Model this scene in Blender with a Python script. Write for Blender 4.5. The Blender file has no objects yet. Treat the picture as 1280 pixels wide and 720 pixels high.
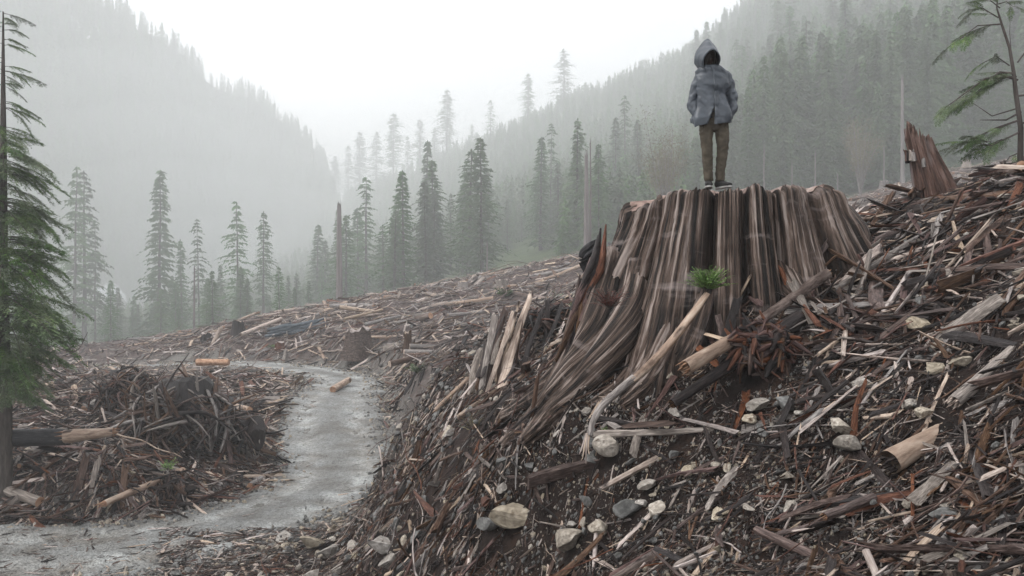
import bpy, math, random
import numpy as np
from mathutils import Vector, Matrix, Euler
sc = bpy.context.scene
col = sc.collection
rnd = random.Random(7)
nr = np.random.RandomState(11)

# ---------------------------------------------------------------- camera
CZ, FPX, HY = 6.5, 1000.0, 360.0
cam = bpy.data.cameras.new('camera'); camo = bpy.data.objects.new('camera', cam); col.objects.link(camo)
camo.location = (0, 0, CZ); camo.rotation_euler = (math.radians(90), 0, 0)
cam.sensor_width = 36; cam.lens = 36*FPX/1280; cam.clip_end = 6000; cam.clip_start = 0.05
sc.camera = camo
HERO = []   # footprints kept free of loose debris: (x0, y0, x1, y1, r)
def clear_of(x, y, k=1.0):
    ok = np.ones(np.shape(x), bool)
    for a, b, c, d, r in HERO:
        dx, dy = c-a, d-b; t = np.clip(((x-a)*dx+(y-b)*dy)/max(dx*dx+dy*dy, 1e-6), 0, 1); ok &= np.hypot(x-a-t*dx, y-b-t*dy) > r*k
    return ok
# ---------------------------------------------------------------- light, sky, exposure
SUN_EL, SUN_AZ = math.radians(52), math.radians(-95)
world = bpy.data.worlds.new('World'); sc.world = world; world.use_nodes = True
wn, wl = world.node_tree.nodes, world.node_tree.links
wn.clear()
wout = wn.new('ShaderNodeOutputWorld'); wbg = wn.new('ShaderNodeBackground')
sky = wn.new('ShaderNodeTexSky'); sky.sky_type = 'NISHITA'; sky.sun_disc = False
sky.sun_elevation = SUN_EL; sky.sun_rotation = SUN_AZ; sky.dust_density = 3; sky.air_density = 1
wtc = wn.new('ShaderNodeTexCoord')
wmap = wn.new('ShaderNodeMapping'); wmap.inputs['Scale'].default_value = (1.2, 1.2, 3.0)
wno = wn.new('ShaderNodeTexNoise'); wno.inputs['Scale'].default_value = 1.6; wno.inputs['Detail'].default_value = 6
wra = wn.new('ShaderNodeValToRGB')
wra.color_ramp.elements[0].position = .3; wra.color_ramp.elements[0].color = (6.6, 6.8, 7.2, 1)
wra.color_ramp.elements[1].position = .75; wra.color_ramp.elements[1].color = (11, 11, 11.2, 1)
wmx = wn.new('ShaderNodeMix'); wmx.data_type = 'RGBA'; wmx.inputs[0].default_value = .9     # overcast deck over the clear sky
wl.new(wtc.outputs['Generated'], wmap.inputs['Vector']); wl.new(wmap.outputs['Vector'], wno.inputs['Vector'])
wl.new(wno.outputs['Fac'], wra.inputs['Fac'])
wl.new(sky.outputs['Color'], wmx.inputs[6]); wl.new(wra.outputs['Color'], wmx.inputs[7])
wl.new(wmx.outputs[2], wbg.inputs['Color']); wbg.inputs['Strength'].default_value = 0.105
wl.new(wbg.outputs['Background'], wout.inputs['Surface'])
sun = bpy.data.lights.new('sun', 'SUN'); sun.energy = 1.5; sun.angle = math.radians(25); sun.color = (1, .97, .93)
suno = bpy.data.objects.new('sun', sun); col.objects.link(suno)
sd = Vector((math.sin(SUN_AZ)*math.cos(SUN_EL), math.cos(SUN_AZ)*math.cos(SUN_EL), math.sin(SUN_EL)))
suno.rotation_euler = sd.to_track_quat('Z', 'Y').to_euler()
sc.view_settings.view_transform = 'Standard'; sc.view_settings.look = 'None'
sc.view_settings.gamma = 1; sc.view_settings.exposure = 0.86
cy = sc.cycles
cy.use_denoising = True; cy.denoising_prefilter = 'ACCURATE'; cy.denoising_input_passes = 'RGB_ALBEDO_NORMAL'; cy.use_adaptive_sampling = True; cy.adaptive_threshold = .012
cy.max_bounces = 6; cy.diffuse_bounces = 3; cy.glossy_bounces = 2; cy.transparent_max_bounces = 6; cy.volume_bounces = 2
cy.sample_clamp_indirect = 4

def P(px, py, D): return Vector(((px-640)/FPX*D, D, CZ-(py-HY)/FPX*D))
def proj(x, y, z): return 640+FPX*x/y, HY+FPX*(CZ-z)/y

# ---------------------------------------------------------------- noise
def _h(i, j, k, s):
    n = (i*374761393 + j*668265263 + k*2147483647 + s*974634777).astype(np.int64) & 0xffffffff
    n = ((n ^ (n >> 13))*1274126177) & 0xffffffff
    n = n ^ (n >> 16)
    return (n & 0xffffff)/float(0xffffff)
def vn(x, y, z=0.0, s=0):
    x, y, z = np.broadcast_arrays(np.asarray(x, float), np.asarray(y, float), np.asarray(z, float))
    i, j, k = np.floor(x).astype(np.int64), np.floor(y).astype(np.int64), np.floor(z).astype(np.int64)
    fx, fy, fz = x-i, y-j, z-k
    fx, fy, fz = fx*fx*(3-2*fx), fy*fy*(3-2*fy), fz*fz*(3-2*fz)
    r = 0
    for a in (0, 1):
        for b in (0, 1):
            for c in (0, 1):
                w = (fx if a else 1-fx)*(fy if b else 1-fy)*(fz if c else 1-fz)
                r = r + w*_h(i+a, j+b, k+c, s)
    return r*2-1
def fbm(x, y, z=0.0, s=0, o=4, g=.5):
    r, a = 0, 1
    for q in range(o):
        r = r + a*vn(np.asarray(x)*2**q, np.asarray(y)*2**q, np.asarray(z)*2**q, s+q*17); a *= g
    return r
def sstep(a, b, x):
    t = np.clip((np.asarray(x, float)-a)/(b-a), 0, 1); return t*t*(3-2*t)

# ---------------------------------------------------------------- terrain
CP = [  # (u px, v px, distance m): survey points of the place
 # camera bank and the slope at right
 (640,1700,1.2),(100,1600,1.5),(1300,1100,1.6),(1700,700,2),
 (1280,720,4.2),(1280,560,5.4),(1280,430,6.6),(1280,330,8),(1285,236,9.8),(1500,260,7),(1600,130,10),(1500,130,13),
 (1100,720,4.8),(1100,600,6),(1100,500,7.1),(1100,420,8.2),(1100,345,9.4),(1110,290,10.8),(1180,262,11.4),(1200,268,13),
 (950,720,5.6),(950,600,7),(950,520,7.8),(950,440,8.6),(960,400,9.0),(1030,340,9.7),(1060,300,10.8),
 (800,720,6.8),(800,620,7.7),(800,540,8.3),(800,480,8.9),(740,640,7.8),(745,560,8.35),(700,552,8.7),(870,420,9.2),
 (680,720,8.3),(650,640,9.2),(648,562,9.5),(600,600,10.8),(740,420,12.2),(760,390,13.5),(900,330,13.5),(1000,300,13.5),
 (560,720,10.8),(540,650,13.5),(500,700,14.5),(560,560,15),(600,500,15.5),(640,460,16),(700,400,17),(800,350,18),
 (540,480,20),(500,530,22),(492,580,24.5),(480,640,21),(430,700,17.5),(350,715,17.5),(380,665,21),
 # slope shoulder falling behind the stump
 (620,440,24),(700,395,28),(800,350,30),(950,300,30),(1080,275,32),(1200,255,30),(1285,235,30),(1500,180,30),
 # road
 (0,660,21.5),(0,720,18),(100,690,19.7),(200,650,22.2),(200,715,18.2),(-150,670,21),(-400,690,20),(-300,800,14),(100,900,12),(300,820,13.5),
 (330,600,27),(410,600,27),(320,550,33),(410,550,33),(495,550,33),(330,505,37),(405,505,37),(480,500,37),(430,487,41),(435,478,44),(400,468,48),(300,455,54),(200,461,58),(100,467,62),(-50,475,66),
 # slash pile left
 (240,486,40),(330,488,42),(285,520,31),(325,570,28),(200,545,27),(120,530,28),(190,635,22.8),(0,575,23.5),(0,640,21.8),(100,600,23),(40,500,33),(100,470,44),(0,450,52),(-200,500,40),(-300,600,26),(150,590,23.6),(180,478,48),
 # bank behind the road, clearcut crest
 (200,437,68),(300,413,64),(400,392,64),(500,374,72),(600,346,84),(740,317,98),(860,290,100),(1060,250,100),(1200,213,108),(1285,196,112),(1500,140,120),
 (350,440,57),(430,445,50),(500,435,46),(480,468,42),(520,462,36),(560,420,46),(640,395,50),(700,372,55),(760,345,60),(900,300,60),(1080,272,60),(1280,235,60),(1500,170,60),
 (100,449,66),(0,452,68),(-200,455,70),
 # behind the crest, valley and forested hillside
 (-300,450,140),(0,447,140),(200,442,140),(400,400,140),(600,350,140),(740,320,140),(900,288,140),(1060,251,140),(1280,193,150),(1500,130,150),
 (-300,430,250),(0,432,250),(200,425,250),(400,388,250),(550,332,250),(700,280,250),(900,210,250),(1060,150,250),(1280,80,250),(1600,0,250),
 (-300,415,450),(0,410,450),(200,400,450),(320,370,450),(400,335,450),(550,265,450),(700,195,450),(860,110,450),(930,60,450),(1100,-20,450),(1400,-60,450),
 (-300,400,700),(0,400,700),(220,380,700),(300,345,700),(380,275,700),(450,243,700),(520,213,700),(640,168,700),(720,138,700),(860,85,700),(930,60,650),(1100,20,650),(1400,0,650),
 (-300,390,950),(0,390,950),(300,370,950),(400,330,950),(600,260,950),(800,200,950),(1100,150,950),(1400,130,950),
 (-400,380,1500),(200,380,1500),(700,360,1500),(1400,340,1500),
]
def uv(x, y): return np.stack([np.asarray(x, float)/(np.asarray(y, float)+5), .8*np.log(np.asarray(y, float)+5)], -1)
_c = np.array([P(*c) for c in CP]); _cu = uv(_c[:, 0], _c[:, 1]); _cs = (_c[:, 2]-CZ)/(_c[:, 1]+5)
def _k(a, b):
    d = np.sqrt(((a[:, None, :]-b[None, :, :])**2).sum(-1)+1e-4); return d
_n = len(_c); _A = np.zeros((_n+3, _n+3)); _A[:_n, :_n] = _k(_cu, _cu) - 1e-3*np.eye(_n)
_A[:_n, _n] = 1; _A[:_n, _n+1:] = _cu; _A[_n:, :_n] = _A[:_n, _n:].T
_w = np.linalg.solve(_A, np.concatenate([_cs, np.zeros(3)]))
# road centre line (x, y, z, half width)
RD = [(-38,19.6,.1,3.0),(-22,19.4,.05,3.0),(-13,19.4,.0,2.8),(-9.6,20.2,.0,2.6),(-7.3,22.6,.0,2.2),(-6.1,26.2,.02,2.15),(-6.6,30,.15,2.25),(-7.7,34,.6,2.4),(-8.5,38,1.05,2.4),(-8.8,41.5,1.25,2.2),(-9.3,44.5,1.35,2.1),(-12,48.5,1.45,1.9),(-18.4,54,1.4,1.8),(-25.5,58,.9,1.8),(-34,62,.2,1.8),(-48,66,-.6,1.8)]
def catmull(pts, n):
    pts = np.array(pts, float); p = np.vstack([2*pts[0]-pts[1], pts, 2*pts[-1]-pts[-2]]); out = []
    for i in range(1, len(p)-2):
        for t in np.arange(n)/n:
            out.append(.5*((2*p[i])+(-p[i-1]+p[i+1])*t+(2*p[i-1]-5*p[i]+4*p[i+1]-p[i+2])*t*t+(-p[i-1]+3*p[i]-3*p[i+1]+p[i+2])*t**3))
    out.append(p[-2]); return np.array(out)
RC = catmull(RD, 14)
def road_dist(x, y):
    x = np.asarray(x, float); y = np.asarray(y, float); sh = x.shape; x = x.ravel(); y = y.ravel()
    best = np.full(x.shape, 1e9); zz = np.zeros(x.shape)
    for a, b in zip(RC[:-1], RC[1:]):
        dx, dy = b[0]-a[0], b[1]-a[1]; L = dx*dx+dy*dy
        t = np.clip(((x-a[0])*dx+(y-a[1])*dy)/L, 0, 1)
        d = np.hypot(x-a[0]-t*dx, y-a[1]-t*dy)-(a[3]+t*(b[3]-a[3]))
        m = d < best; best[m] = d[m]; zz[m] = (a[2]+t*(b[2]-a[2]))[m]
    return best.reshape(sh), zz.reshape(sh)
def base_h(x, y):
    x = np.asarray(x, float); y = np.asarray(y, float); sh = x.shape; q = uv(x.ravel(), y.ravel()); r = np.empty(len(q))
    for i in range(0, len(q), 20000):
        b = q[i:i+20000]; r[i:i+20000] = _k(b, _cu)@_w[:_n]+_w[_n]+b@_w[_n+1:]
    return (r.reshape(sh)*(y+5))+CZ
def ground(x, y, fine=True):
    x = np.asarray(x, float); y = np.asarray(y, float)
    z = base_h(x, y); rd, rz = road_dist(x, y)
    near = 1-sstep(60, 140, y)
    z = z + (fbm(x*.5, y*.5, 0, 3, 3)*.16*near + fbm(x*.12, y*.12, 0, 9, 2)*.35*sstep(14, 30, y)*near)*sstep(0, 2.5, rd)
    z = z + fbm(x*.02, y*.02, 0, 5, 3)*4*sstep(130, 300, y)
    if fine:
        a = sstep(-.2, .8, rd)
        z = z + a*(fbm(x*2.2, y*2.2, 0, 21, 4)*.07 + np.abs(vn(x*7, y*7, 0, 31))*.035 + vn(x*19, y*19, 0, 41)*.012)*(1-sstep(40, 90, y))
    w = 1-sstep(-.1, 1.6, rd)
    return z*(1-w)+(rz-.03+vn(x*1.5, y*1.5, 0, 77)*.015)*w
def G(x, y): return float(ground(np.array([x]), np.array([y]))[0])
def on(px, py, D0, lo=.75, hi=1.3):
    """the ground point seen through px,py nearest the distance D0"""
    Ds = np.linspace(D0*lo, D0*hi, 60); x = (px-640)/FPX*Ds; z = CZ-(py-HY)/FPX*Ds
    d = ground(x, Ds)-z; s = np.where(np.sign(d[1:]) != np.sign(d[:-1]))[0]
    if len(s): i = s[np.argmin(abs(Ds[s]-D0))]; t = d[i]/(d[i]-d[i+1]); D = Ds[i]+t*(Ds[i+1]-Ds[i])
    else: D = Ds[np.argmin(abs(d))]
    return Vector(((px-640)/FPX*D, D, G((px-640)/FPX*D, D)))
def normal(x, y, e=.3):
    z = ground(np.array([x-e, x+e, x, x]), np.array([y, y, y-e, y+e]), False)
    return Vector((-(z[1]-z[0])/(2*e), -(z[3]-z[2])/(2*e), 1)).normalized()

# ---------------------------------------------------------------- mesh helpers
def mesh_np(name, v, f, mats=(), smooth=False, mi=None):
    m = bpy.data.meshes.new(name); v = np.asarray(v, np.float32); f = np.asarray(f, np.int32)
    m.vertices.add(len(v)); m.vertices.foreach_set('co', v.ravel())
    k = f.shape[1]; m.loops.add(f.size); m.loops.foreach_set('vertex_index', f.ravel())
    m.polygons.add(len(f)); m.polygons.foreach_set('loop_start', np.arange(0, f.size, k, dtype=np.int32))
    m.polygons.foreach_set('use_smooth', np.full(len(f), smooth))
    for q in mats: m.materials.append(q)
    if mi is not None: m.polygons.foreach_set('material_index', np.asarray(mi, np.int32))
    m.update(calc_edges=True); m.validate(); return m
class MB:
    def __init__(s): s.v = []; s.f = []; s.m = []
    def add(s, v, f, mi=0):
        o = len(s.v); s.v += [tuple(p) for p in v]; s.f += [tuple(i+o for i in q) for q in f]; s.m += [mi]*len(f)
    def mesh(s, name, mats, smooth=False):
        m = bpy.data.meshes.new(name); m.from_pydata(s.v, [], s.f)
        for q in (mats if isinstance(mats, (list, tuple)) else [mats]): m.materials.append(q)
        for p, i in zip(m.polygons, s.m): p.material_index = i; p.use_smooth = smooth
        m.update(); return m
def obj(name, data, parent=None, loc=(0, 0, 0), rot=(0, 0, 0), scale=(1, 1, 1), **kw):
    o = bpy.data.objects.new(name, data); col.objects.link(o); o.location = loc; o.rotation_euler = rot; o.scale = scale
    if parent: o.parent = parent
    for k, v in kw.items():
        if v: o[{'cat': 'category'}.get(k, k)] = v
    return o
def thing(name, label, cat, loc=(0, 0, 0), rot=(0, 0, 0), group=None, scale=(1, 1, 1)):
    return obj(name, None, None, loc, rot, scale, label=label, cat=cat, group=group)
def tube(mb, pts, rad, n=6, mi=0, cap=True, noise=0, seed=0, capm=None):
    pts = [Vector(p) for p in pts]; r = random.Random(seed); base = len(mb.v); V = []; F = []
    up = Vector((0, 0, 1)); prev = None
    for i, p in enumerate(pts):
        d = (pts[min(i+1, len(pts)-1)]-pts[max(i-1, 0)]).normalized()
        if prev is None: a = d.orthogonal().normalized()
        else: a = (prev-d*prev.dot(d)).normalized()
        prev = a; b = d.cross(a)
        for k in range(n):
            t = 2*math.pi*k/n; q = rad[i]*(1+noise*r.uniform(-1, 1)); V.append(p+(a*math.cos(t)+b*math.sin(t))*q)
    for i in range(len(pts)-1):
        for k in range(n): F.append((i*n+k, i*n+(k+1) % n, (i+1)*n+(k+1) % n, (i+1)*n+k))
    mb.add(V, F, mi)
    if cap: mb.add([V[k] for k in range(n)], [tuple(range(n))[::-1]], mi if capm is None else capm); mb.add(V[-n:], [tuple(range(n))], mi if capm is None else capm)

# ---------------------------------------------------------------- materials
def mat(name): 
    m = bpy.data.materials.new(name); m.use_nodes = True; return m, m.node_tree.nodes, m.node_tree.links, m.node_tree.nodes['Principled BSDF']
def rgb(c): return (c[0], c[1], c[2], 1)
def noisy(name, cols, scale=5, detail=6, stretch=(1, 1, 1), rough=.7, bump=.3, bscale=30, bstretch=None, vary=0.0, spec=.16, coord='Object', pos=(.3, .7), hue=0.0, bdist=.02, second=None, dist=.3):
    m, N, L, B = mat(name)
    tc = N.new('ShaderNodeTexCoord' if coord != 'grain' else 'ShaderNodeAttribute'); mp = N.new('ShaderNodeMapping'); mp.inputs['Scale'].default_value = stretch
    if coord == 'grain': tc.attribute_name = 'grain'; coord = 'Vector'
    L.new(tc.outputs[coord], mp.inputs['Vector'])
    no = N.new('ShaderNodeTexNoise'); no.inputs['Scale'].default_value = scale; no.inputs['Detail'].default_value = detail; no.inputs['Roughness'].default_value = .65; no.inputs['Distortion'].default_value = dist
    L.new(mp.outputs['Vector'], no.inputs['Vector'])
    cr = N.new('ShaderNodeValToRGB'); e = cr.color_ramp.elements
    while len(e) < len(cols): e.new(.5)
    for i, c in enumerate(cols): e[i].position = pos[0]+(pos[1]-pos[0])*i/(len(cols)-1); e[i].color = rgb(c)
    L.new(no.outputs['Fac'], cr.inputs['Fac']); out = cr.outputs['Color']
    if second:   # (colour, scale, threshold, softness, stretch)
        c2, s2, th, so, st2 = second
        m2 = N.new('ShaderNodeMapping'); m2.inputs['Scale'].default_value = st2; L.new(tc.outputs[coord], m2.inputs['Vector'])
        n2 = N.new('ShaderNodeTexNoise'); n2.inputs['Scale'].default_value = s2; n2.inputs['Detail'].default_value = 5; L.new(m2.outputs['Vector'], n2.inputs['Vector'])
        mr = N.new('ShaderNodeMapRange'); mr.inputs[1].default_value = th; mr.inputs[2].default_value = th+so; L.new(n2.outputs['Fac'], mr.inputs[0])
        mx = N.new('ShaderNodeMix'); mx.data_type = 'RGBA'; L.new(mr.outputs[0], mx.inputs[0]); L.new(out, mx.inputs[6]); mx.inputs[7].default_value = rgb(c2); out = mx.outputs[2]
    if vary or hue:
        oi = N.new('ShaderNodeObjectInfo'); hs = N.new('ShaderNodeHueSaturation')
        mr = N.new('ShaderNodeMapRange'); mr.inputs[3].default_value = 1-vary; mr.inputs[4].default_value = 1+vary; L.new(oi.outputs['Random'], mr.inputs[0]); L.new(mr.outputs[0], hs.inputs['Value'])
        if hue:
            ml = N.new('ShaderNodeMath'); ml.operation = 'MULTIPLY'; ml.inputs[1].default_value = 7.31; L.new(oi.outputs['Random'], ml.inputs[0])
            fr = N.new('ShaderNodeMath'); fr.operation = 'FRACT'; L.new(ml.outputs[0], fr.inputs[0])
            m3 = N.new('ShaderNodeMapRange'); m3.inputs[3].default_value = .5-hue; m3.inputs[4].default_value = .5+hue; L.new(fr.outputs[0], m3.inputs[0]); L.new(m3.outputs[0], hs.inputs['Hue'])
            m4 = N.new('ShaderNodeMapRange'); m4.inputs[3].default_value = .55; m4.inputs[4].default_value = 1.25; L.new(fr.outputs[0], m4.inputs[0]); L.new(m4.outputs[0], hs.inputs['Saturation'])
        L.new(out, hs.inputs['Color']); out = hs.outputs['Color']
    L.new(out, B.inputs['Base Color'])
    B.inputs['Roughness'].default_value = rough; B.inputs['Specular IOR Level'].default_value = spec
    if bump:
        mb_ = N.new('ShaderNodeMapping'); mb_.inputs['Scale'].default_value = bstretch or stretch; L.new(tc.outputs[coord], mb_.inputs['Vector'])
        nb = N.new('ShaderNodeTexNoise'); nb.inputs['Scale'].default_value = bscale; nb.inputs['Detail'].default_value = 5; L.new(mb_.outputs['Vector'], nb.inputs['Vector'])
        bp = N.new('ShaderNodeBump'); bp.inputs['Strength'].default_value = bump; bp.inputs['Distance'].default_value = bdist
        L.new(nb.outputs['Fac'], bp.inputs['Height']); L.new(bp.outputs['Normal'], B.inputs['Normal'])
    return m
GX = (1, 9, 9)   # grain along local X
M = {}
M['soil'] = noisy('wet_soil', [(.014, .009, .007), (.035, .024, .018), (.075, .052, .038)], 3, 10, rough=.62, bump=.9, bscale=26, coord='Object', bdist=.05, second=((.16, .135, .11), 40, .62, .06, (1, 1, 1)))
M['pale'] = noisy('pale_split_wood', [(.13, .092, .078), (.35, .27, .22), (.58, .485, .41)], 6, 6, GX, .6, .5, 14, vary=.25, hue=.012, second=((.05, .035, .03), 2.5, .58, .08, (1, 3, 3)))
M['brown'] = noisy('brown_split_wood', [(.022, .012, .008), (.068, .038, .027), (.17, .108, .08)], 6, 6, GX, .55, .6, 14, vary=.35, hue=.012)
M['red'] = noisy('reddish_split_wood', [(.03, .012, .009), (.085, .036, .025), (.19, .092, .066)], 6, 6, GX, .6, .6, 14, vary=.3, hue=.01)
M['dark'] = noisy('dark_wet_wood', [(.007, .005, .005), (.018, .013, .012), (.05, .038, .034)], 6, 6, GX, .45, .6, 14, vary=.4, hue=.01)
M['grey'] = noisy('grey_weathered_wood', [(.06, .049, .046), (.18, .155, .138), (.38, .335, .305)], 6, 6, GX, .6, .6, 14, vary=.3, hue=.008)
M['bark'] = noisy('log_bark', [(.03, .02, .017), (.09, .065, .055), (.2, .16, .14)], 4, 8, (1, 3, 3), .75, .9, 12, vary=.3, bdist=.04)
M['peeled'] = noisy('peeled_log_wood', [(.11, .07, .052), (.30, .215, .16), (.46, .375, .30)], 3, 6, (1, 5, 5), .55, .35, 12, vary=.15, second=((.05, .03, .022), 2, .57, .07, (1, 2, 2)))
M['cutend'] = noisy('fresh_cut_end', [(.16, .08, .045), (.34, .2, .125), (.46, .31, .22)], 8, 4, rough=.6, bump=.3, vary=.2)
M['char'] = noisy('charred_wood', [(.006, .006, .007), (.02, .019, .02), (.06, .055, .055)], 5, 6, GX, .45, .8, 14)
M['rock'] = noisy('granite_rock', [(.14, .115, .09), (.29, .25, .20), (.48, .43, .36)], 3, 10, rough=.8, bump=.8, bscale=9, vary=.3, hue=.006, second=((.06, .038, .024), 2.2, .58, .12, (1, 1, 1)))
M['greyrock'] = noisy('dark_grey_rock', [(.05, .048, .046), (.12, .118, .112), (.25, .245, .235)], 3, 10, rough=.7, bump=.5, bscale=30, vary=.3)
M['needle'] = noisy('conifer_foliage', [(.03, .065, .024), (.078, .14, .05), (.14, .21, .085)], .9, 4, rough=.7, bump=0, vary=.2, hue=.012, spec=.25)
M['needle2'] = noisy('near_conifer_foliage', [(.028, .056, .018), (.08, .135, .04), (.18, .24, .085)], 2.5, 5, rough=.6, bump=0, vary=.2, hue=.01, spec=.3)
M['needle_far'] = noisy('young_forest_foliage', [(.045, .085, .03), (.08, .14, .048), (.13, .19, .075)], .6, 4, rough=.8, bump=0, vary=.3, hue=.015, spec=.2)
M['olive'] = noisy('bare_alder_twigs', [(.10, .085, .05), (.16, .14, .08), (.2, .19, .11)], .9, 4, rough=.8, bump=0)
M['trunk'] = noisy('conifer_bark', [(.03, .024, .02), (.07, .058, .05), (.13, .11, .10)], 3, 6, (3, 3, .6), .8, .6, 12, vary=.25)
M['snag'] = noisy('grey_dead_wood', [(.08, .07, .065), (.17, .15, .145), (.28, .26, .25)], 3, 6, (4, 4, .4), .8, .6, 8)
M['rust'] = noisy('dead_rust_twigs', [(.07, .022, .018), (.14, .05, .04), (.2, .085, .07)], 4, 4, rough=.8, bump=0)
M['leafb'] = noisy('fresh_green_sprig', [(.07, .14, .04), (.16, .27, .07), (.28, .40, .13)], 5, 4, rough=.5, bump=0)

def grainy(m):
    g = m.copy(); g.name = m.name+'_along_grain'; N, L = g.node_tree.nodes, g.node_tree.links
    a = N.new('ShaderNodeAttribute'); a.attribute_name = 'grain'
    for l in list(L):
        if l.from_node.type == 'TEX_COORD': s_ = l.to_socket; L.new(a.outputs['Vector'], s_)
    return g
MG = {}
def ground_material():
    m, N, L, B = mat('clearcut_ground')
    geo = N.new('ShaderNodeNewGeometry')
    at = N.new('ShaderNodeAttribute'); at.attribute_name = 'cover'
    sep = N.new('ShaderNodeSeparateColor'); L.new(at.outputs['Color'], sep.inputs[0])
    def noise(s, d=8, st=(1, 1, 1)):
        mp = N.new('ShaderNodeMapping'); mp.inputs['Scale'].default_value = st; L.new(geo.outputs['Position'], mp.inputs['Vector'])
        n = N.new('ShaderNodeTexNoise'); n.inputs['Scale'].default_value = s; n.inputs['Detail'].default_value = d; n.inputs['Roughness'].default_value = .7; L.new(mp.outputs['Vector'], n.inputs['Vector']); return n.outputs['Fac']
    def ramp(f, cs, a=.32, b=.7):
        r = N.new('ShaderNodeValToRGB'); e = r.color_ramp.elements
        while len(e) < len(cs): e.new(.5)
        for i, c in enumerate(cs): e[i].position = a+(b-a)*i/(len(cs)-1); e[i].color = rgb(c)
        L.new(f, r.inputs['Fac']); return r.outputs['Color']
    def mix(f, a, b):
        x = N.new('ShaderNodeMix'); x.data_type = 'RGBA'; L.new(f, x.inputs[0]); L.new(a, x.inputs[6]); L.new(b, x.inputs[7]); return x.outputs[2]
    soil = ramp(noise(4), [(.007, .005, .004), (.019, .013, .011), (.045, .031, .025)])
    rusty = ramp(noise(9), [(.02, .012, .008), (.06, .032, .02), (.11, .066, .044)])
    slash = ramp(noise(1.3, 12), [(.03, .021, .019), (.075, .055, .05), (.17, .135, .125)])
    gravel = ramp(noise(14, 6), [(.07, .065, .058), (.16, .155, .14), (.32, .31, .29)])
    green = ramp(noise(.25, 10), [(.03, .045, .02), (.06, .085, .035), (.10, .12, .06)])
    c = mix(sep.outputs[0], soil, slash)
    rm = N.new('ShaderNodeMapRange'); rm.inputs[1].default_value = .54; rm.inputs[2].default_value = .66; L.new(noise(.8, 5), rm.inputs[0])
    ml = N.new('ShaderNodeMath'); ml.operation = 'MULTIPLY'; L.new(rm.outputs[0], ml.inputs[0]); ml.inputs[1].default_value = .55
    c = mix(ml.outputs[0], c, rusty)
    c = mix(sep.outputs[1], c, green); c = mix(sep.outputs[2], c, gravel)
    L.new(c, B.inputs['Base Color']); B.inputs['Roughness'].default_value = .8; B.inputs['Specular IOR Level'].default_value = .12
    bp = N.new('ShaderNodeBump'); bp.inputs['Strength'].default_value = .8; bp.inputs['Distance'].default_value = .05; L.new(noise(22, 8), bp.inputs['Height']); L.new(bp.outputs['Normal'], B.inputs['Normal'])
    return m
M['ground'] = ground_material()
for k_ in ('pale', 'brown', 'red', 'dark', 'grey', 'bark', 'peeled', 'cutend', 'char'): MG[M[k_].name] = grainy(M[k_])

# ---------------------------------------------------------------- ground sheet
NU, NV = 620, 620
uu = np.linspace(-1.35, 1.35, NU); uu = np.sign(uu)*np.where(abs(uu) < .75, abs(uu), .75+(abs(uu)-.75)*1.6)
vv = np.linspace(math.log(2.2), math.log(1500), NV)
yy = np.exp(vv)-2.0+0.0
U, Y = np.meshgrid(uu, yy); X = U*(Y+2)
Z = ground(X, Y)
v = np.stack([X, Y, Z], -1).reshape(-1, 3)
ii = np.arange((NV-1)*NU).reshape(NV-1, NU)[:, :-1].ravel()
quads = np.stack([ii, ii+1, ii+NU+1, ii+NU], -1)
gm = mesh_np('ground', v, quads, [M['ground']], True)
rd, _ = road_dist(X, Y)
ca = gm.color_attributes.new('cover', 'FLOAT_COLOR', 'POINT')
cc = np.zeros((NU*NV, 4), np.float32); cc[:, 3] = 1
edge = fbm(X*.6, Y*.6, 0, 55, 3)
cc[:, 0] = (sstep(12, 34, Y+edge*4)*.95).ravel()
cc[:, 1] = sstep(112, 150, Y+edge*10).ravel()
cc[:, 2] = ((1-sstep(.1, 2.6, rd+edge*1.1))*.85*(1-sstep(60, 90, Y))).ravel()
ca.data.foreach_set('color', cc.ravel())
obj('ground', gm, kind='structure')

# the mountain across the valley
MP = [(-500,-300,420),(-250,-200,450),(-60,-95,480),(0,-70,500),(70,-40,540),(140,2,590),(200,38,650),(260,72,720),(330,115,800),(380,152,860),(425,200,930),(445,260,980),(470,330,1020),(520,380,1050)]
mr_ = []
for a in np.linspace(0, 1, 90):
    q = a*(len(MP)-1); i = min(int(q), len(MP)-2); t = q-i
    px, py, D = [MP[i][k]*(1-t)+MP[i+1][k]*t for k in range(3)]
    px -= 22; D *= .88; top = P(px, py, D); row = []
    for b in np.linspace(0, 1.35, 60):
        if b <= 1: yy_ = D-(1-b)*min(200, D*.33); zz = -12+(top.z+12)*(b**1.25)
        else: yy_ = D+(b-1)*500; zz = top.z-(b-1)*350
        row.append(((px-640)/FPX*D*(yy_/D)**.6, yy_, zz))
    mr_.append(row)
mr_ = np.array(mr_); mr_[..., 2] += fbm(mr_[..., 0]*.012, mr_[..., 1]*.012, 0, 8, 4)*9
ii = np.arange(89*60).reshape(89, 60)[:, :-1].ravel()
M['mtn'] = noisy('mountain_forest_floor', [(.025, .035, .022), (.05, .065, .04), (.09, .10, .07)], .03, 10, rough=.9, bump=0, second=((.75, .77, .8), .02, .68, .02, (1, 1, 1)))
obj('mountain', mesh_np('mountain', mr_.reshape(-1, 3), np.stack([ii, ii+60, ii+61, ii+1], -1), [M['mtn']], True), kind='structure')

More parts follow.
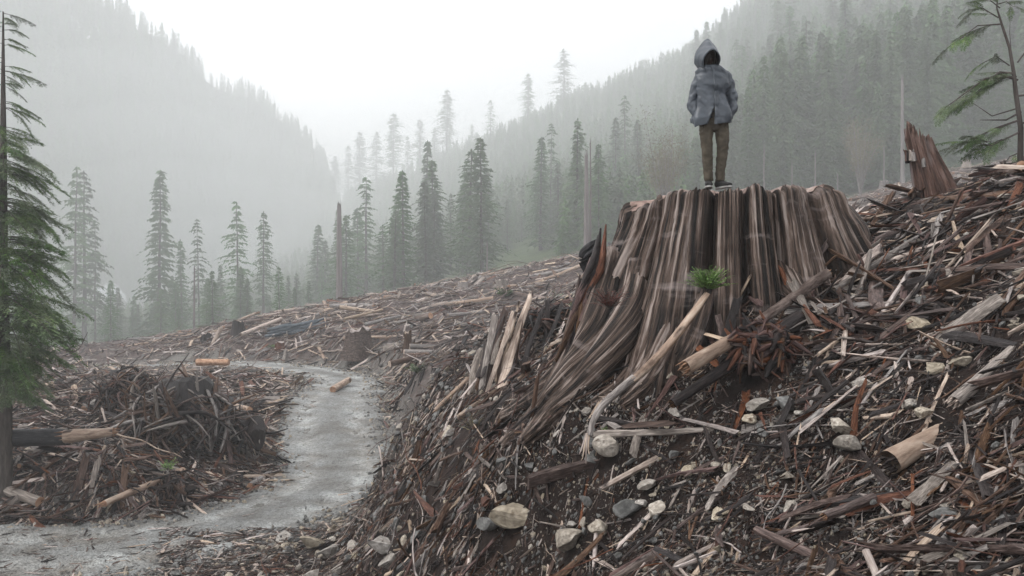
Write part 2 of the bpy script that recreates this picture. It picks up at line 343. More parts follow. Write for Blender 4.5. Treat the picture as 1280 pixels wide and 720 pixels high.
# road sheet
rv = []
cs = RC; nn = 34
tang = np.gradient(cs[:, :2], axis=0); tang /= np.linalg.norm(tang, axis=1)[:, None]
cs2 = catmull([tuple(c) for c in cs], 6); tg = np.gradient(cs2[:, :2], axis=0); tg /= np.linalg.norm(tg, axis=1)[:, None]
tt = np.linspace(-1, 1, nn)
w = cs2[:, 3:4]*(1+.10*vn(np.arange(len(cs2))[:, None]*.22, tt[None]*0+np.sign(tt)[None]*3, 0, 5)+.05*vn(np.arange(len(cs2))[:, None]*.9, np.sign(tt)[None]*3, 0, 6))
RX = cs2[:, 0:1]-tg[:, 1:2]*tt*w; RY = cs2[:, 1:2]+tg[:, 0:1]*tt*w
RZ = cs2[:, 2:3]+.012+.035*(1-tt[None]**2)-.055*np.exp(-((abs(tt[None])-.42)/.12)**2)+fbm(RX*2, RY*2, 0, 66, 4)*.03+vn(RX*14, RY*14, 0, 67)*.008
RZ = RZ - .12*sstep(.93, 1, abs(tt))[None]
nl = len(cs2); ii = np.arange((nl-1)*nn).reshape(nl-1, nn)[:, :-1].ravel()
m, N, L, B = mat('wet_gravel')
geo = N.new('ShaderNodeNewGeometry')
n1 = N.new('ShaderNodeTexNoise'); n1.inputs['Scale'].default_value = 9; n1.inputs['Detail'].default_value = 8; n1.inputs['Roughness'].default_value = .8
n2 = N.new('ShaderNodeTexNoise'); n2.inputs['Scale'].default_value = .9; n2.inputs['Detail'].default_value = 6
vo = N.new('ShaderNodeTexVoronoi'); vo.inputs['Scale'].default_value = 16
for q in (n1, n2, vo): L.new(geo.outputs['Position'], q.inputs['Vector'])
r1 = N.new('ShaderNodeValToRGB'); r1.color_ramp.elements[0].position = .3; r1.color_ramp.elements[0].color = (.05, .05, .046, 1); r1.color_ramp.elements[1].position = .72; r1.color_ramp.elements[1].color = (.55, .56, .54, 1)
L.new(n1.outputs['Fac'], r1.inputs['Fac'])
r2 = N.new('ShaderNodeValToRGB'); r2.color_ramp.elements[0].position = .35; r2.color_ramp.elements[0].color = (.5, .45, .4, 1); r2.color_ramp.elements[1].position = .62; r2.color_ramp.elements[1].color = (1, 1, 1, 1)
L.new(n2.outputs['Fac'], r2.inputs['Fac'])
mx = N.new('ShaderNodeMix'); mx.data_type = 'RGBA'; mx.blend_type = 'MULTIPLY'; mx.inputs[0].default_value = 1; L.new(r1.outputs[0], mx.inputs[6]); L.new(r2.outputs[0], mx.inputs[7])
L.new(mx.outputs[2], B.inputs['Base Color']); rr = N.new('ShaderNodeMapRange'); rr.inputs[3].default_value = .35; rr.inputs[4].default_value = .75; L.new(n2.outputs['Fac'], rr.inputs[0]); L.new(rr.outputs[0], B.inputs['Roughness'])
bp = N.new('ShaderNodeBump'); bp.inputs['Strength'].default_value = .7; bp.inputs['Distance'].default_value = .07; L.new(vo.outputs['Distance'], bp.inputs['Height']); L.new(bp.outputs['Normal'], B.inputs['Normal'])
M['gravel'] = m
ta = N.new('ShaderNodeAttribute'); ta.attribute_name = 'track'; tm = N.new('ShaderNodeMapRange'); tm.inputs[3].default_value = .62; tm.inputs[4].default_value = 1.15; L.new(ta.outputs['Fac'], tm.inputs[0])
mv = N.new('ShaderNodeMix'); mv.data_type = 'RGBA'; mv.blend_type = 'MULTIPLY'; mv.inputs[0].default_value = 1; L.new(mx.outputs[2], mv.inputs[6]); L.new(tm.outputs[0], mv.inputs[7]); L.new(mv.outputs[2], B.inputs['Base Color'])
rmesh = obj('gravel_road', mesh_np('gravel_road', np.stack([RX, RY, RZ], -1).reshape(-1, 3), np.stack([ii, ii+1, ii+nn+1, ii+nn], -1), [m], True), kind='structure').data
tk = np.exp(-((abs(tt[None]+.06*vn(np.arange(nl)[:, None]*.15, 0, 0, 9))-.45)/.2)**2)*(.75+.5*vn(RX*1.2, RY*1.2, 0, 12))
ra_ = rmesh.attributes.new('track', 'FLOAT', 'POINT'); ra_.data.foreach_set('value', tk.astype(np.float32).ravel())

# ---------------------------------------------------------------- scatter of uncountable stuff
def scatter_stuff(name, sources, pos, rot, scl, idx, label, cat='debris'):
    c = bpy.data.collections.new(name+'_kinds')
    for i, mm in enumerate(sources):
        o = bpy.data.objects.new('%s_%02d' % (name, i), mm); c.objects.link(o)
    pos = np.asarray(pos, np.float32); m = bpy.data.meshes.new(name); m.vertices.add(len(pos)); m.vertices.foreach_set('co', pos.ravel())
    a = m.attributes.new('rot', 'FLOAT_VECTOR', 'POINT'); a.data.foreach_set('vector', np.asarray(rot, np.float32).ravel())
    a = m.attributes.new('scl', 'FLOAT_VECTOR', 'POINT'); a.data.foreach_set('vector', np.asarray(scl, np.float32).ravel())
    a = m.attributes.new('idx', 'INT', 'POINT'); a.data.foreach_set('value', np.asarray(idx, np.int32))
    o = obj(name, m, label=label, cat=cat, kind='stuff')
    ng = bpy.data.node_groups.new(name+'_scatter', 'GeometryNodeTree')
    ng.interface.new_socket('Geometry', in_out='INPUT', socket_type='NodeSocketGeometry'); ng.interface.new_socket('Geometry', in_out='OUTPUT', socket_type='NodeSocketGeometry')
    gi = ng.nodes.new('NodeGroupInput'); go = ng.nodes.new('NodeGroupOutput')
    ip = ng.nodes.new('GeometryNodeInstanceOnPoints'); ci = ng.nodes.new('GeometryNodeCollectionInfo')
    ci.inputs['Collection'].default_value = c; ci.inputs['Separate Children'].default_value = True; ci.inputs['Reset Children'].default_value = True
    def na(n, t):
        q = ng.nodes.new('GeometryNodeInputNamedAttribute'); q.data_type = t; q.inputs['Name'].default_value = n; return q.outputs['Attribute']
    l = ng.links; l.new(gi.outputs[0], ip.inputs['Points']); l.new(ci.outputs[0], ip.inputs['Instance']); ip.inputs['Pick Instance'].default_value = True
    l.new(na('idx', 'INT'), ip.inputs['Instance Index']); l.new(na('rot', 'FLOAT_VECTOR'), ip.inputs['Rotation']); l.new(na('scl', 'FLOAT_VECTOR'), ip.inputs['Scale'])
    l.new(ip.outputs[0], go.inputs[0])
    md = o.modifiers.new('scatter', 'NODES'); md.node_group = ng
    return o

# ---------------------------------------------------------------- conifers
def crown_mesh(name, seed, H=1.0, wid=.14, bare=.12, whorls=55, per=5, leaf=.014, k=9, droop=.5, sparse=.15, taper=.9, m=None, lean=0):
    """a crown for a tree of height 1: drooping limbs carrying many small sprays"""
    r = np.random.RandomState(seed); V = []; F = []
    def tri(p, a, b, c):
        n = len(V); V.extend([p+a, p+b, p+c]); F.append((n, n+1, n+2))
    lop = r.uniform(.75, 1.25, 8)
    for w_ in range(whorls):
        f = (w_+r.rand())/whorls; z = bare+(1-bare)*f
        L0 = wid*((1-f)**taper)*(1 if f > .12 else .55+f*3.7)+.006
        clump = .7+.5*math.sin(f*23+seed)*.5+r.uniform(-.15, .3)
        for b in range(per):
            if r.rand() < sparse: continue
            a = r.rand()*2*math.pi; L = L0*clump*r.uniform(.45, 1.25)*lop[int(a/(2*math.pi)*8) % 8]
            d = np.array([math.cos(a), math.sin(a), 0]); s = np.array([-d[1], d[0], 0])
            dr = droop*r.uniform(.5, 1.4)
            kk = max(2, int(k*(.4+L/wid)))
            for q in range(kk):
                t = (q+r.rand())/kk; t = .12+.88*t
                p = np.array([0, 0, z])+d*L*t+np.array([0, 0, L*(.12*t-dr*t*t)])
                ww = leaf*(1.35-.8*t)*r.uniform(.6, 1.5)
                sg = r.choice([-1, 1]); out = d*r.uniform(.3, 1)+s*sg*r.uniform(.3, 1.1)+np.array([0, 0, -r.uniform(.1, .9)]); out /= np.linalg.norm(out)
                tri(p, -d*ww*.5, out*ww*1.7+np.array([0, 0, -ww*.2]), d*ww*.6+s*sg*ww*.25+np.array([0, 0, r.uniform(-.4, .4)*ww]))
    for q in range(6):   # leader
        p = np.array([0, 0, .97+.006*q]); a = r.rand()*6.28; ww = leaf*.5
        tri(p, np.array([math.cos(a), math.sin(a), 0])*ww, -np.array([math.cos(a), math.sin(a), 0])*ww, np.array([0, 0, ww*2.2]))
    return mesh_np(name, np.array(V), np.array(F), [m or M['needle']])
def trunk_mesh(name, seed, r0=.011, limbs=26, m=None, jag=False, top=1.0, L=.05):
    r = random.Random(seed); mb = MB()
    pts = [(r.uniform(-.002, .002), r.uniform(-.002, .002), top*i/8) for i in range(9)]
    tube(mb, pts, [r0*(1.25 if i == 0 else 1)*(1-.88*i/8 if not jag else 1-.45*i/8) for i in range(9)], 7)
    for i in range(limbs):
        z = r.uniform(.1, .9)*top; a = r.uniform(0, 6.28); l = L*(1.1-z)*r.uniform(.4, 1.2)
        tube(mb, [(0, 0, z), (math.cos(a)*l*.6, math.sin(a)*l*.6, z-.1*l), (math.cos(a)*l, math.sin(a)*l, z-.4*l)], [.0022, .0015, .0004], 3, cap=False)
    if jag:
        for i in range(6):
            a = i*1.05; q = r0*.4; h = r.uniform(.01, .08)
            mb.add([(math.cos(a)*q*1.3, math.sin(a)*q*1.3, top-.01), (math.cos(a+1)*q*1.3, math.sin(a+1)*q*1.3, top-.01), (math.cos(a+.5)*q, math.sin(a+.5)*q, top+h)], [(0, 1, 2)])
    return mb.mesh(name, m or M['trunk'])
CR = {
 'dense': [crown_mesh('dense_crown', 1, wid=.21, bare=.05, whorls=70, per=7, sparse=.1, k=14, leaf=.0125), crown_mesh('dense_crown', 2, wid=.24, bare=.03, whorls=66, per=7, sparse=.12, k=15, leaf=.0125, taper=.8), crown_mesh('dense_crown', 3, wid=.18, bare=.06, whorls=72, per=7, k=13, leaf=.0125)],
 'open': [crown_mesh('open_crown', 4, wid=.16, bare=.15, whorls=46, per=6, sparse=.3, k=13, leaf=.0125, taper=.6), crown_mesh('open_crown', 5, wid=.14, bare=.2, whorls=42, per=6, sparse=.35, k=13, leaf=.0125, taper=.5), crown_mesh('open_crown', 6, wid=.19, bare=.12, whorls=38, per=6, sparse=.35, k=14, leaf=.0125, taper=.7, droop=.7)],
 'narrow': [crown_mesh('narrow_crown', 7, wid=.12, bare=.08, whorls=66, per=6, sparse=.15, k=10, leaf=.0125, taper=.7), crown_mesh('narrow_crown', 8, wid=.13, bare=.22, whorls=56, per=6, sparse=.2, k=10, leaf=.0125, taper=.5)],
 'small': [crown_mesh('small_crown', 9, wid=.26, bare=.0, whorls=34, per=5, k=9, leaf=.026, taper=.8), crown_mesh('small_crown', 10, wid=.22, bare=.0, whorls=34, per=5, k=9, leaf=.026, taper=.9)],
}
TR = [trunk_mesh('conifer_trunk', 1), trunk_mesh('conifer_trunk', 2, .013, 40, L=.08), trunk_mesh('conifer_trunk', 3, .009, 18)]
def conifer(px, top, D, kind, label, group=None, k=0, h=None, name='conifer', wide=1.0):
    if name == 'conifer' and 100 < D < 141: D *= 1.75
    x = (px-640)/FPX*D; z = G(x, D)-.3
    if h is None: h = CZ+(HY-top)/FPX*D-z
    t = thing(name, label, 'tree', (x, D, z), (rnd.uniform(-.02, .02), rnd.uniform(-.02, .02), rnd.uniform(0, 6.28)), group, (h*rnd.uniform(.9, 1.12)*wide,)*2+(h,))
    obj('trunk', TR[k % 3], t); obj('crown', CR[kind][k % len(CR[kind])], t); return t
OUT_TREES = []
T = [  # px, top py, D, kind, label
 (92, 210, 104, 'open', 'tall thin conifer with bare spiky top, behind the left slash pile'),
 (106, 216, 107, 'open', 'ragged conifer standing close behind the spiky topped one at left'),
 (119, 276, 108, 'open', 'shorter open conifer with broad low limbs right of the spiky pair'),
 (198, 213, 106, 'dense', 'tallest full dark spruce left of the valley gap'),
 (228, 300, 110, 'narrow', 'short narrow conifer tucked beside the tallest left spruce'),
 (250, 275, 108, 'open', 'slim open conifer with bare lower trunk, right of the tallest left spruce'),
 (298, 253, 104, 'open', 'tall conifer with layered limbs above the leaning pale plank'),
 (329, 265, 106, 'narrow', 'dark narrow spruce just right of the layered conifer'),
 (277, 332, 112, 'dense', 'small dense conifer between the slim and the layered conifers'),
 (360, 345, 112, 'dense', 'small conifer alone at the foot of the misty gap'),
 (147, 360, 112, 'dense', 'low dense conifer under the left mountain, second of the low ones'),
 (168, 370, 116, 'dense', 'lowest bushy conifer left of the tallest left spruce'),
 (52, 318, 112, 'open', 'pale conifer half hidden behind the near left fir'),
 (30, 300, 125, 'narrow', 'misty conifer seen through the near left fir boughs'),
 (214, 345, 118, 'dense', 'squat conifer at the right foot of the tallest left spruce'),
 (424, 262, 112, 'dense', 'broad full fir in front of the jagged grey snag'),
 (458, 222, 116, 'open', 'tall spruce with thin spike top, centre left of the valley'),
 (497, 242, 118, 'narrow', 'slender dark fir between the spike topped and the tallest centre trees'),
 (534, 178, 120, 'dense', 'tallest full fir in the middle of the tree line'),
 (563, 242, 122, 'narrow', 'slender fir right beside the tallest centre fir'),
 (584, 250, 122, 'dense', 'full fir, second right of the tallest centre fir'),
 (634, 250, 124, 'dense', 'broad dark fir left of the leaning tall pair'),
 (672, 198, 126, 'open', 'left one of the tall ragged pair above the clearcut crest'),
 (688, 155, 128, 'open', 'highest ragged hemlock with heavy bent top, right one of the tall pair'),
 (713, 242, 126, 'narrow', 'fir between the ragged pair and the bare grey snag'),
 (782, 120, 140, 'open', 'tapering spruce with widely spaced limbs right of the bare grey snag'),
 (757, 238, 132, 'narrow', 'small conifer right behind the bare grey snag'),
 (402, 330, 125, 'dense', 'small dark fir left of the broad full fir'),
 (478, 300, 130, 'dense', 'middle sized fir between spike topped spruce and slender fir'),
 (512, 300, 135, 'dense', 'dim fir at the left foot of the tallest centre fir'),
 (606, 290, 130, 'dense', 'dim small fir left of the broad dark fir'),
 (652, 265, 132, 'dense', 'fir at the left foot of the tall ragged pair'),
]
for i, (px, ty, D, kd, lb) in enumerate(T): conifer(px, ty, D, kd, lb, k=i, wide=1.25 if kd == 'dense' else 1.1)
def where_right(px):
    return ' straight behind the person' if px < 960 else ' above the middle of the stump top' if px < 1020 else ' above the right end of the stump' if px < 1090 else ' left of the broken snag' if px < 1150 else ' above the broken snag' if px < 1210 else ' behind the young hemlock' if px < 1290 else ' beyond the right edge'
CT = [(424, 'beside the jagged grey snag'), (497, 'beside the slender dark fir'), (534, 'at the foot of the tallest centre fir'), (584, 'beside the full fir right of the tallest'), (634, 'beside the broad dark fir'), (680, 'at the foot of the tall ragged pair'), (733, 'beside the bare grey snag'), (782, 'at the foot of the tapering spruce'), (145, 'left of the tallest left spruce'), (198, 'at the foot of the tallest left spruce'), (250, 'beside the slim open conifer'), (298, 'beside the layered conifer'), (345, 'right of the dark narrow spruce')]
def where_line(px): return min(CT, key=lambda c: abs(c[0]-px))[1]
for i in list(range(30))+list(range(46, 72)):   # lower firs filling the tree line
    px = rnd.uniform(395, 800) if i < 46 else rnd.uniform(130, 400); D = rnd.uniform(150, 230)
    conifer(px, 0, D, rnd.choice(['dense', 'dense', 'narrow']), ('low fir in the centre tree line ' if i < 46 else 'low misty fir in the left tree line ')+where_line(px), 'low firs of the centre tree line' if i < 46 else 'low firs of the left tree line', k=i, h=rnd.uniform(14, 28) if i < 46 else rnd.uniform(8, 15), wide=1.5)
# old trees standing on the skyline of the hillside
for i, (px, ty, D) in enumerate([(705,62,620),(660,92,640),(613,125,650),(558,112,640),(525,150,650),(492,142,650),(470,165,660),(450,165,660),(435,182,660),(418,195,660),(401,208,660),(388,205,670),(345,222,640),(355,228,660),(510,170,655),(543,160,655),(590,155,655),(640,150,655)]):
    conifer(px, ty, D, ['open', 'narrow'][i % 2], {0: 'lone old tree standing highest on the misty skyline', 1: 'second lone old tree on the misty skyline, left of the highest', 3: 'tall thin old tree above the middle of the misty skyline'}.get(i, 'faint old conifer standing on the misty skyline of the hillside'), 'old conifers on the misty skyline' if i not in (0, 1, 3) else None, k=i, wide=1.7)
# big timber on the right, a wall of trees one behind the other
spots = []
for row, (D, step) in enumerate([(205, 22), (240, 19), (280, 17), (325, 16), (380, 15)]):
    px = 925-row*14
    while px < 1420:
        spots.append((px+rnd.uniform(-8, 8), D*rnd.uniform(.95, 1.05), row)); px += step*rnd.uniform(.7, 1.3)
for i, (px, D, row) in enumerate(spots):
    h = rnd.uniform(26, 44)*(1.0 if px > 960 else .85)
    kd = rnd.choice(['dense', 'dense', 'narrow', 'open'])
    conifer(px, 0, D, kd, ['tall conifer at the front of the right forest', 'tall conifer in the second rank at right', 'misty conifer deep in the right forest', 'faint conifer far up the right forest', 'faintest conifer high in the right forest'][row]+where_right(px), ['conifers at the edge of the right hand forest', 'conifers of the second rank at right', 'conifers deep in the right hand forest', 'conifers far up the right hand forest', 'conifers highest up the right hand forest'][row], k=i, h=h, wide=1.25)
# second growth on the hillside and the mountain's forest: one mass each
def young(name, N, seed):
    r = np.random.RandomState(seed)
    pos, rot, scl, idx = [], [], [], []
    D = np.exp(r.uniform(math.log(150), math.log(760), N*3)); px = r.uniform(-100, 1500, N*3); D = np.where((px < 700) & (D < 230), D*2.2, D)
    x = (px-640)/FPX*D; z = ground(x, D, False)
    keep = (r.rand(N*3) < (D/760)**.9); x, D, z, px = x[keep][:N], D[keep][:N], z[keep][:N], px[keep][:N]
    big = sstep(820, 980, px)
    h = r.uniform(7, 16, len(x))*(1-big)+r.uniform(20, 34, len(x))*big; h = h*(1-.0*big)
    h = np.where(px < 620, h*.75, h)
    return x, D, z, h, r
x, D, z, h, r = young('f', 19000, 3)
n = len(x)
SM = [crown_mesh('far_crown', 20+i, wid=w_, bare=.03, whorls=26, per=5, k=6, leaf=.034, sparse=.05, m=M['needle_far']) for i, w_ in enumerate((.2, .24, .16, .19))]
scatter_stuff('young_forest', SM+CR['dense']+[CR['narrow'][0]], np.stack([x, D, z-.3], -1), np.stack([np.zeros(n), np.zeros(n), r.rand(n)*6.28], -1), np.stack([h, h, h], -1), np.where(h > 17, r.randint(4, 8, n), r.randint(0, 4, n)), 'hazy young green forest covering the whole hillside', 'forest')
q = mr_[:, :46].reshape(-1, 3)
bi = nr.randint(0, 88, 9000); bj = nr.randint(5, 44, 9000); fa, fb = nr.rand(9000, 1), nr.rand(9000, 1)
pp = (mr_[bi, bj]*(1-fa)+mr_[bi+1, bj]*fa)*(1-fb)+(mr_[bi, bj+1]*(1-fa)+mr_[bi+1, bj+1]*fa)*fb
h = nr.uniform(8, 17, 9000)
scatter_stuff('mountain_forest', SM, pp, np.stack([h*0, h*0, nr.rand(9000)*6.28], -1), np.stack([h]*3, -1), nr.randint(0, 4, 9000), 'dim grey forest on the mountain across the valley', 'forest')

# dead snags
def snag(px, top, D, r0, label, seed, k=1.0):
    x = (px-640)/FPX*D; z = G(x, D)-.3; h = CZ+(HY-top)/FPX*D-z
    t = thing('dead_snag', label, 'dead tree', (x, D, z))
    obj('trunk', trunk_mesh('snag_trunk', seed, r0/h, 5, M['snag'], True, .93, .04), t, scale=(h, h, h))
    return t
snag(733, 185, 104, .42, 'bare grey broken snag standing right on the clearcut crest', 31)
snag(738, 168, 104.6, .16, 'thin splintered spar rising beside the bare grey snag', 32)
snag(424, 246, 110, .5, 'jagged grey snag poking above the broad full fir', 33)
for i, (px, ty, D) in enumerate([(955,180,142),(1019,185,142),(1128,90,140),(1105,180,141),(609,300,118),(243,330,102),(1047,215,143),(990,200,146)]):
    snag(px, ty, D, .16 if px != 1128 else .38, 'thick pale dead trunk at the forest edge above the broken red snag' if px == 1128 else ('slim pale bare pole against the firs above the clearcut crest' if px == 609 else 'slim grey bare trunk left of the layered conifer' if px == 243 else 'slim pale bare trunk at the edge of the right hand forest'), 40+i)['group'] = 'slim pale bare trunks' if px not in (1128, 609, 243) else ''
for o in list(bpy.data.objects):
    if 'group' in o and o['group'] == '': del o['group']

# pale alder behind the person
def alder(px, top, D, label, seed, wpx):
    x = (px-640)/FPX*D; z = G(x, D)-.2; h = CZ+(HY-top)/FPX*D-z; R = wpx/FPX*D/2
    t = thing('alder_tree', label, 'tree', (x, D, z)); r = random.Random(seed); mb = MB(); tips = []
    for i in range(26):
        a = r.uniform(0, 6.28); e = r.uniform(.2, 1); p1 = Vector((math.cos(a)*R*e*.3, math.sin(a)*R*e*.3, h*r.uniform(.3, .5))); p2 = Vector((math.cos(a)*R*e*.8, math.sin(a)*R*e*.8, h*r.uniform(.6, 1)))
        tube(mb, [(0, 0, 0), p1, p2], [.12, .07, .02], 4, cap=False); tips += [(p1+(p2-p1)*r.random()) for _ in range(8)]
    obj('trunk', mb.mesh('alder_trunk', M['snag']), t)
    rr = np.random.RandomState(seed); V = []; F = []
    for p in tips:
        for q in range(26):
            c = np.array(p)+rr.normal(0, .16*R, 3); d = rr.normal(0, 1, 3); d /= np.linalg.norm(d); e = rr.normal(0, 1, 3); e /= np.linalg.norm(e); s = .22
            n0 = len(V); V += [c, c+d*s*2, c+e*s*.5]; F.append((n0, n0+1, n0+2))
    obj('crown', mesh_np('alder_crown', np.array(V), np.array(F), [M['olive']]), t)
alder(832, 142, 128, 'pale yellowish bare alder with rounded crown behind the stump, left of the person', 3, 90)
alder(1075, 150, 146, 'pale olive leafless alder among the right hand firs above the stump', 5, 60)
# ---------------------------------------------------------------- the giant stump
SX, SY, STOP = 2.9, 10.78, 7.70
M['stump'] = noisy('weathered_cedar', [(.007, .005, .004), (.036, .024, .018), (.115, .08, .063), (.31, .255, .225)], 3.6, 12, (.2, 6, 6), .55, 1.0, 12, bstretch=(.5, 8, 8), bdist=.03, pos=(.40, .63), second=((.30, .25, .235), 1.7, .6, .25, (3.5, 1.0, 1.0)), coord='grain', dist=0)
M['stumptop'] = noisy('stump_cut_top', [(.10, .06, .05), (.26, .18, .15), (.4, .32, .28)], 6, 8, (1, 1, 1), .7, .6, 20)
def cells(seed, n, lo=.5):
    r = np.random.RandomState(seed); w = r.uniform(lo, 1.5, n)**1.4; e = np.cumsum(w); return np.r_[0, e/e[-1]]*2*math.pi-math.pi, r
E1, r1 = cells(5, 25); o1, f1, d1 = r1.uniform(-1, 1, 25), r1.uniform(.55, 1.5, 25), r1.uniform(.7, 1.5, 25)
c1 = np.where(r1.rand(25) < .8, r1.uniform(.16, .42, 25), .05)
E2, r2_ = cells(6, 66); o2, d2 = r2_.uniform(-1, 1, 66), r2_.uniform(.3, 1.5, 66)
E3, r3_ = cells(8, 260); o3, d3 = r3_.uniform(-1, 1, 260), r3_.uniform(.3, 1.6, 260)
def cell(th, E, pw):
    i = np.clip(np.searchsorted(E, th, 'right')-1, 0, len(E)-2); t = (th-E[i])/(E[i+1]-E[i]); return i, 1-np.abs(2*t-1)**pw, E[i+1]-E[i]
def stump_r(th, h):
    dth = lambda a: np.abs((th-a+math.pi) % (2*math.pi)-math.pi)
    wrap = lambda a: (a+math.pi) % (2*math.pi)-math.pi
    left = np.exp(-(dth(math.pi)/.8)**2); fl = np.exp(-(dth(-2.45)/.6)**2); right = np.exp(-(dth(-.15)/.8)**2)
    tw = wrap(th+.012*np.sin(h*1.1+np.cos(th)*3)+.012*vn(np.cos(th)*3, np.sin(th)*3, h*.7, 2))
    i, b, w = cell(tw, E1, 3.6)
    fb = b*.8+.2
    wl = (tw-E1[i]); wr_ = (E1[i+1]-tw); cl = c1[i]*np.exp(-(wl/.026)**1.3)+c1[(i+1) % 25]*np.exp(-(np.maximum(wr_, 0)/.026)**1.3)
    r = 1.36+.12*h+.24*np.minimum(np.maximum(h-.25, 0), 2.2)**1.25*(.3+.3*left+.7*fl+.9*right)*(.62+.38*f1[i]*fb)+.3*right*h*fb
    r = r+o1[i]*.045*(1+.5*h)*fb+b*w*(.42+.30*np.minimum(h, 2.2))*d1[i]*.62-.05
    r = r-cl*(.55+.4*np.minimum(h, 2))
    tw2 = wrap(tw+.005*vn(np.cos(th)*6, np.sin(th)*6, h*1.2, 31))
    j, b2, w2 = cell(tw2, E2, 4.0); r = r+b2*w2*.36*d2[j]*(1+.2*h)+o2[j]*.016*(.6+.8*np.abs(vn(o2[j]*9, h*1.1, 0, 44)))
    k, b3, w3 = cell(wrap(tw2+.003*vn(np.cos(th)*14, np.sin(th)*14, h*3, 32)), E3, 3); r = r+b3*w3*.7*d3[k]+o3[k]*.009
    r = r+.016*vn(th*90, h*1.2, 0, 7)+.010*vn(th*170, h*2.0, 0, 8)+.02*np.maximum(vn(th*24, h*1.0, 0, 70)-.25, 0)-.05*np.maximum(vn(th*40, h*.9, 0, 71)-.45, 0)
    r = r+(.008*vn(th*3, h*7.5+vn(th*4, h, 0, 9), 0, 10)+.006*vn(th*5, h*17, 0, 12))*(.4+.6*b)+.035*vn(th*1.3, h*.5, 0, 14)*sstep(.1, .8, h)+.006*vn(tw*9, h*2.4, 0, 15)
    return r
NT, NH = 1260, 150
th = np.linspace(-math.pi, math.pi, NT, endpoint=False)
hh = np.linspace(0, 1, NH)**1.05*3.6
TH, HH = np.meshgrid(th, hh)
R = stump_r(TH, HH)
R *= 1-.05*np.exp(-HH/.02)*(1+.5*vn(TH*60, 0*TH, 0, 2))
# uneven sawn rim
rim = .05*vn(th*5, 0, 0, 20)+.045*vn(th*22, 0, 0, 21)+.035*vn(th*80, 0, 0, 22)+.07*np.cos(th)-.02
rim = rim-.13*np.exp(-((np.abs((th+2.75+math.pi) % (2*math.pi)-math.pi))/.22)**2)
ZT = STOP+rim[None, :]*np.exp(-HH/.5)-HH
lean = -.05*HH
V = np.stack([SX+R*np.cos(TH), SY+R*np.sin(TH), ZT], -1).reshape(-1, 3)
ii = (np.arange((NH-1))[:, None]*NT+np.arange(NT)[None]).ravel(); jj = (np.arange((NH-1))[:, None]*NT+((np.arange(NT)+1) % NT)[None]).ravel()
F = np.stack([ii, ii+NT, jj+NT, jj], -1)
stump = thing('giant_stump', 'giant weathered cedar stump with fluted flaring base, carrying the person', 'tree stump', (SX, SY, 4.3))
def kid(name, m, par, **kw):
    """child whose mesh is given in world coordinates"""
    o = obj(name, m, par, **kw); o.matrix_parent_inverse = Matrix.Translation(-Vector(par.location)); return o
def grain(me, g): a_ = me.attributes.new('grain', 'FLOAT_VECTOR', 'POINT'); a_.data.foreach_set('vector', np.asarray(g, np.float32).ravel()); return me
kid('fluted_trunk', grain(mesh_np('fluted_trunk', V, F[:, ::-1], [M['stump']], True), np.stack([HH, 1.6*np.cos(TH), 1.6*np.sin(TH)], -1).reshape(-1, 3)), stump)
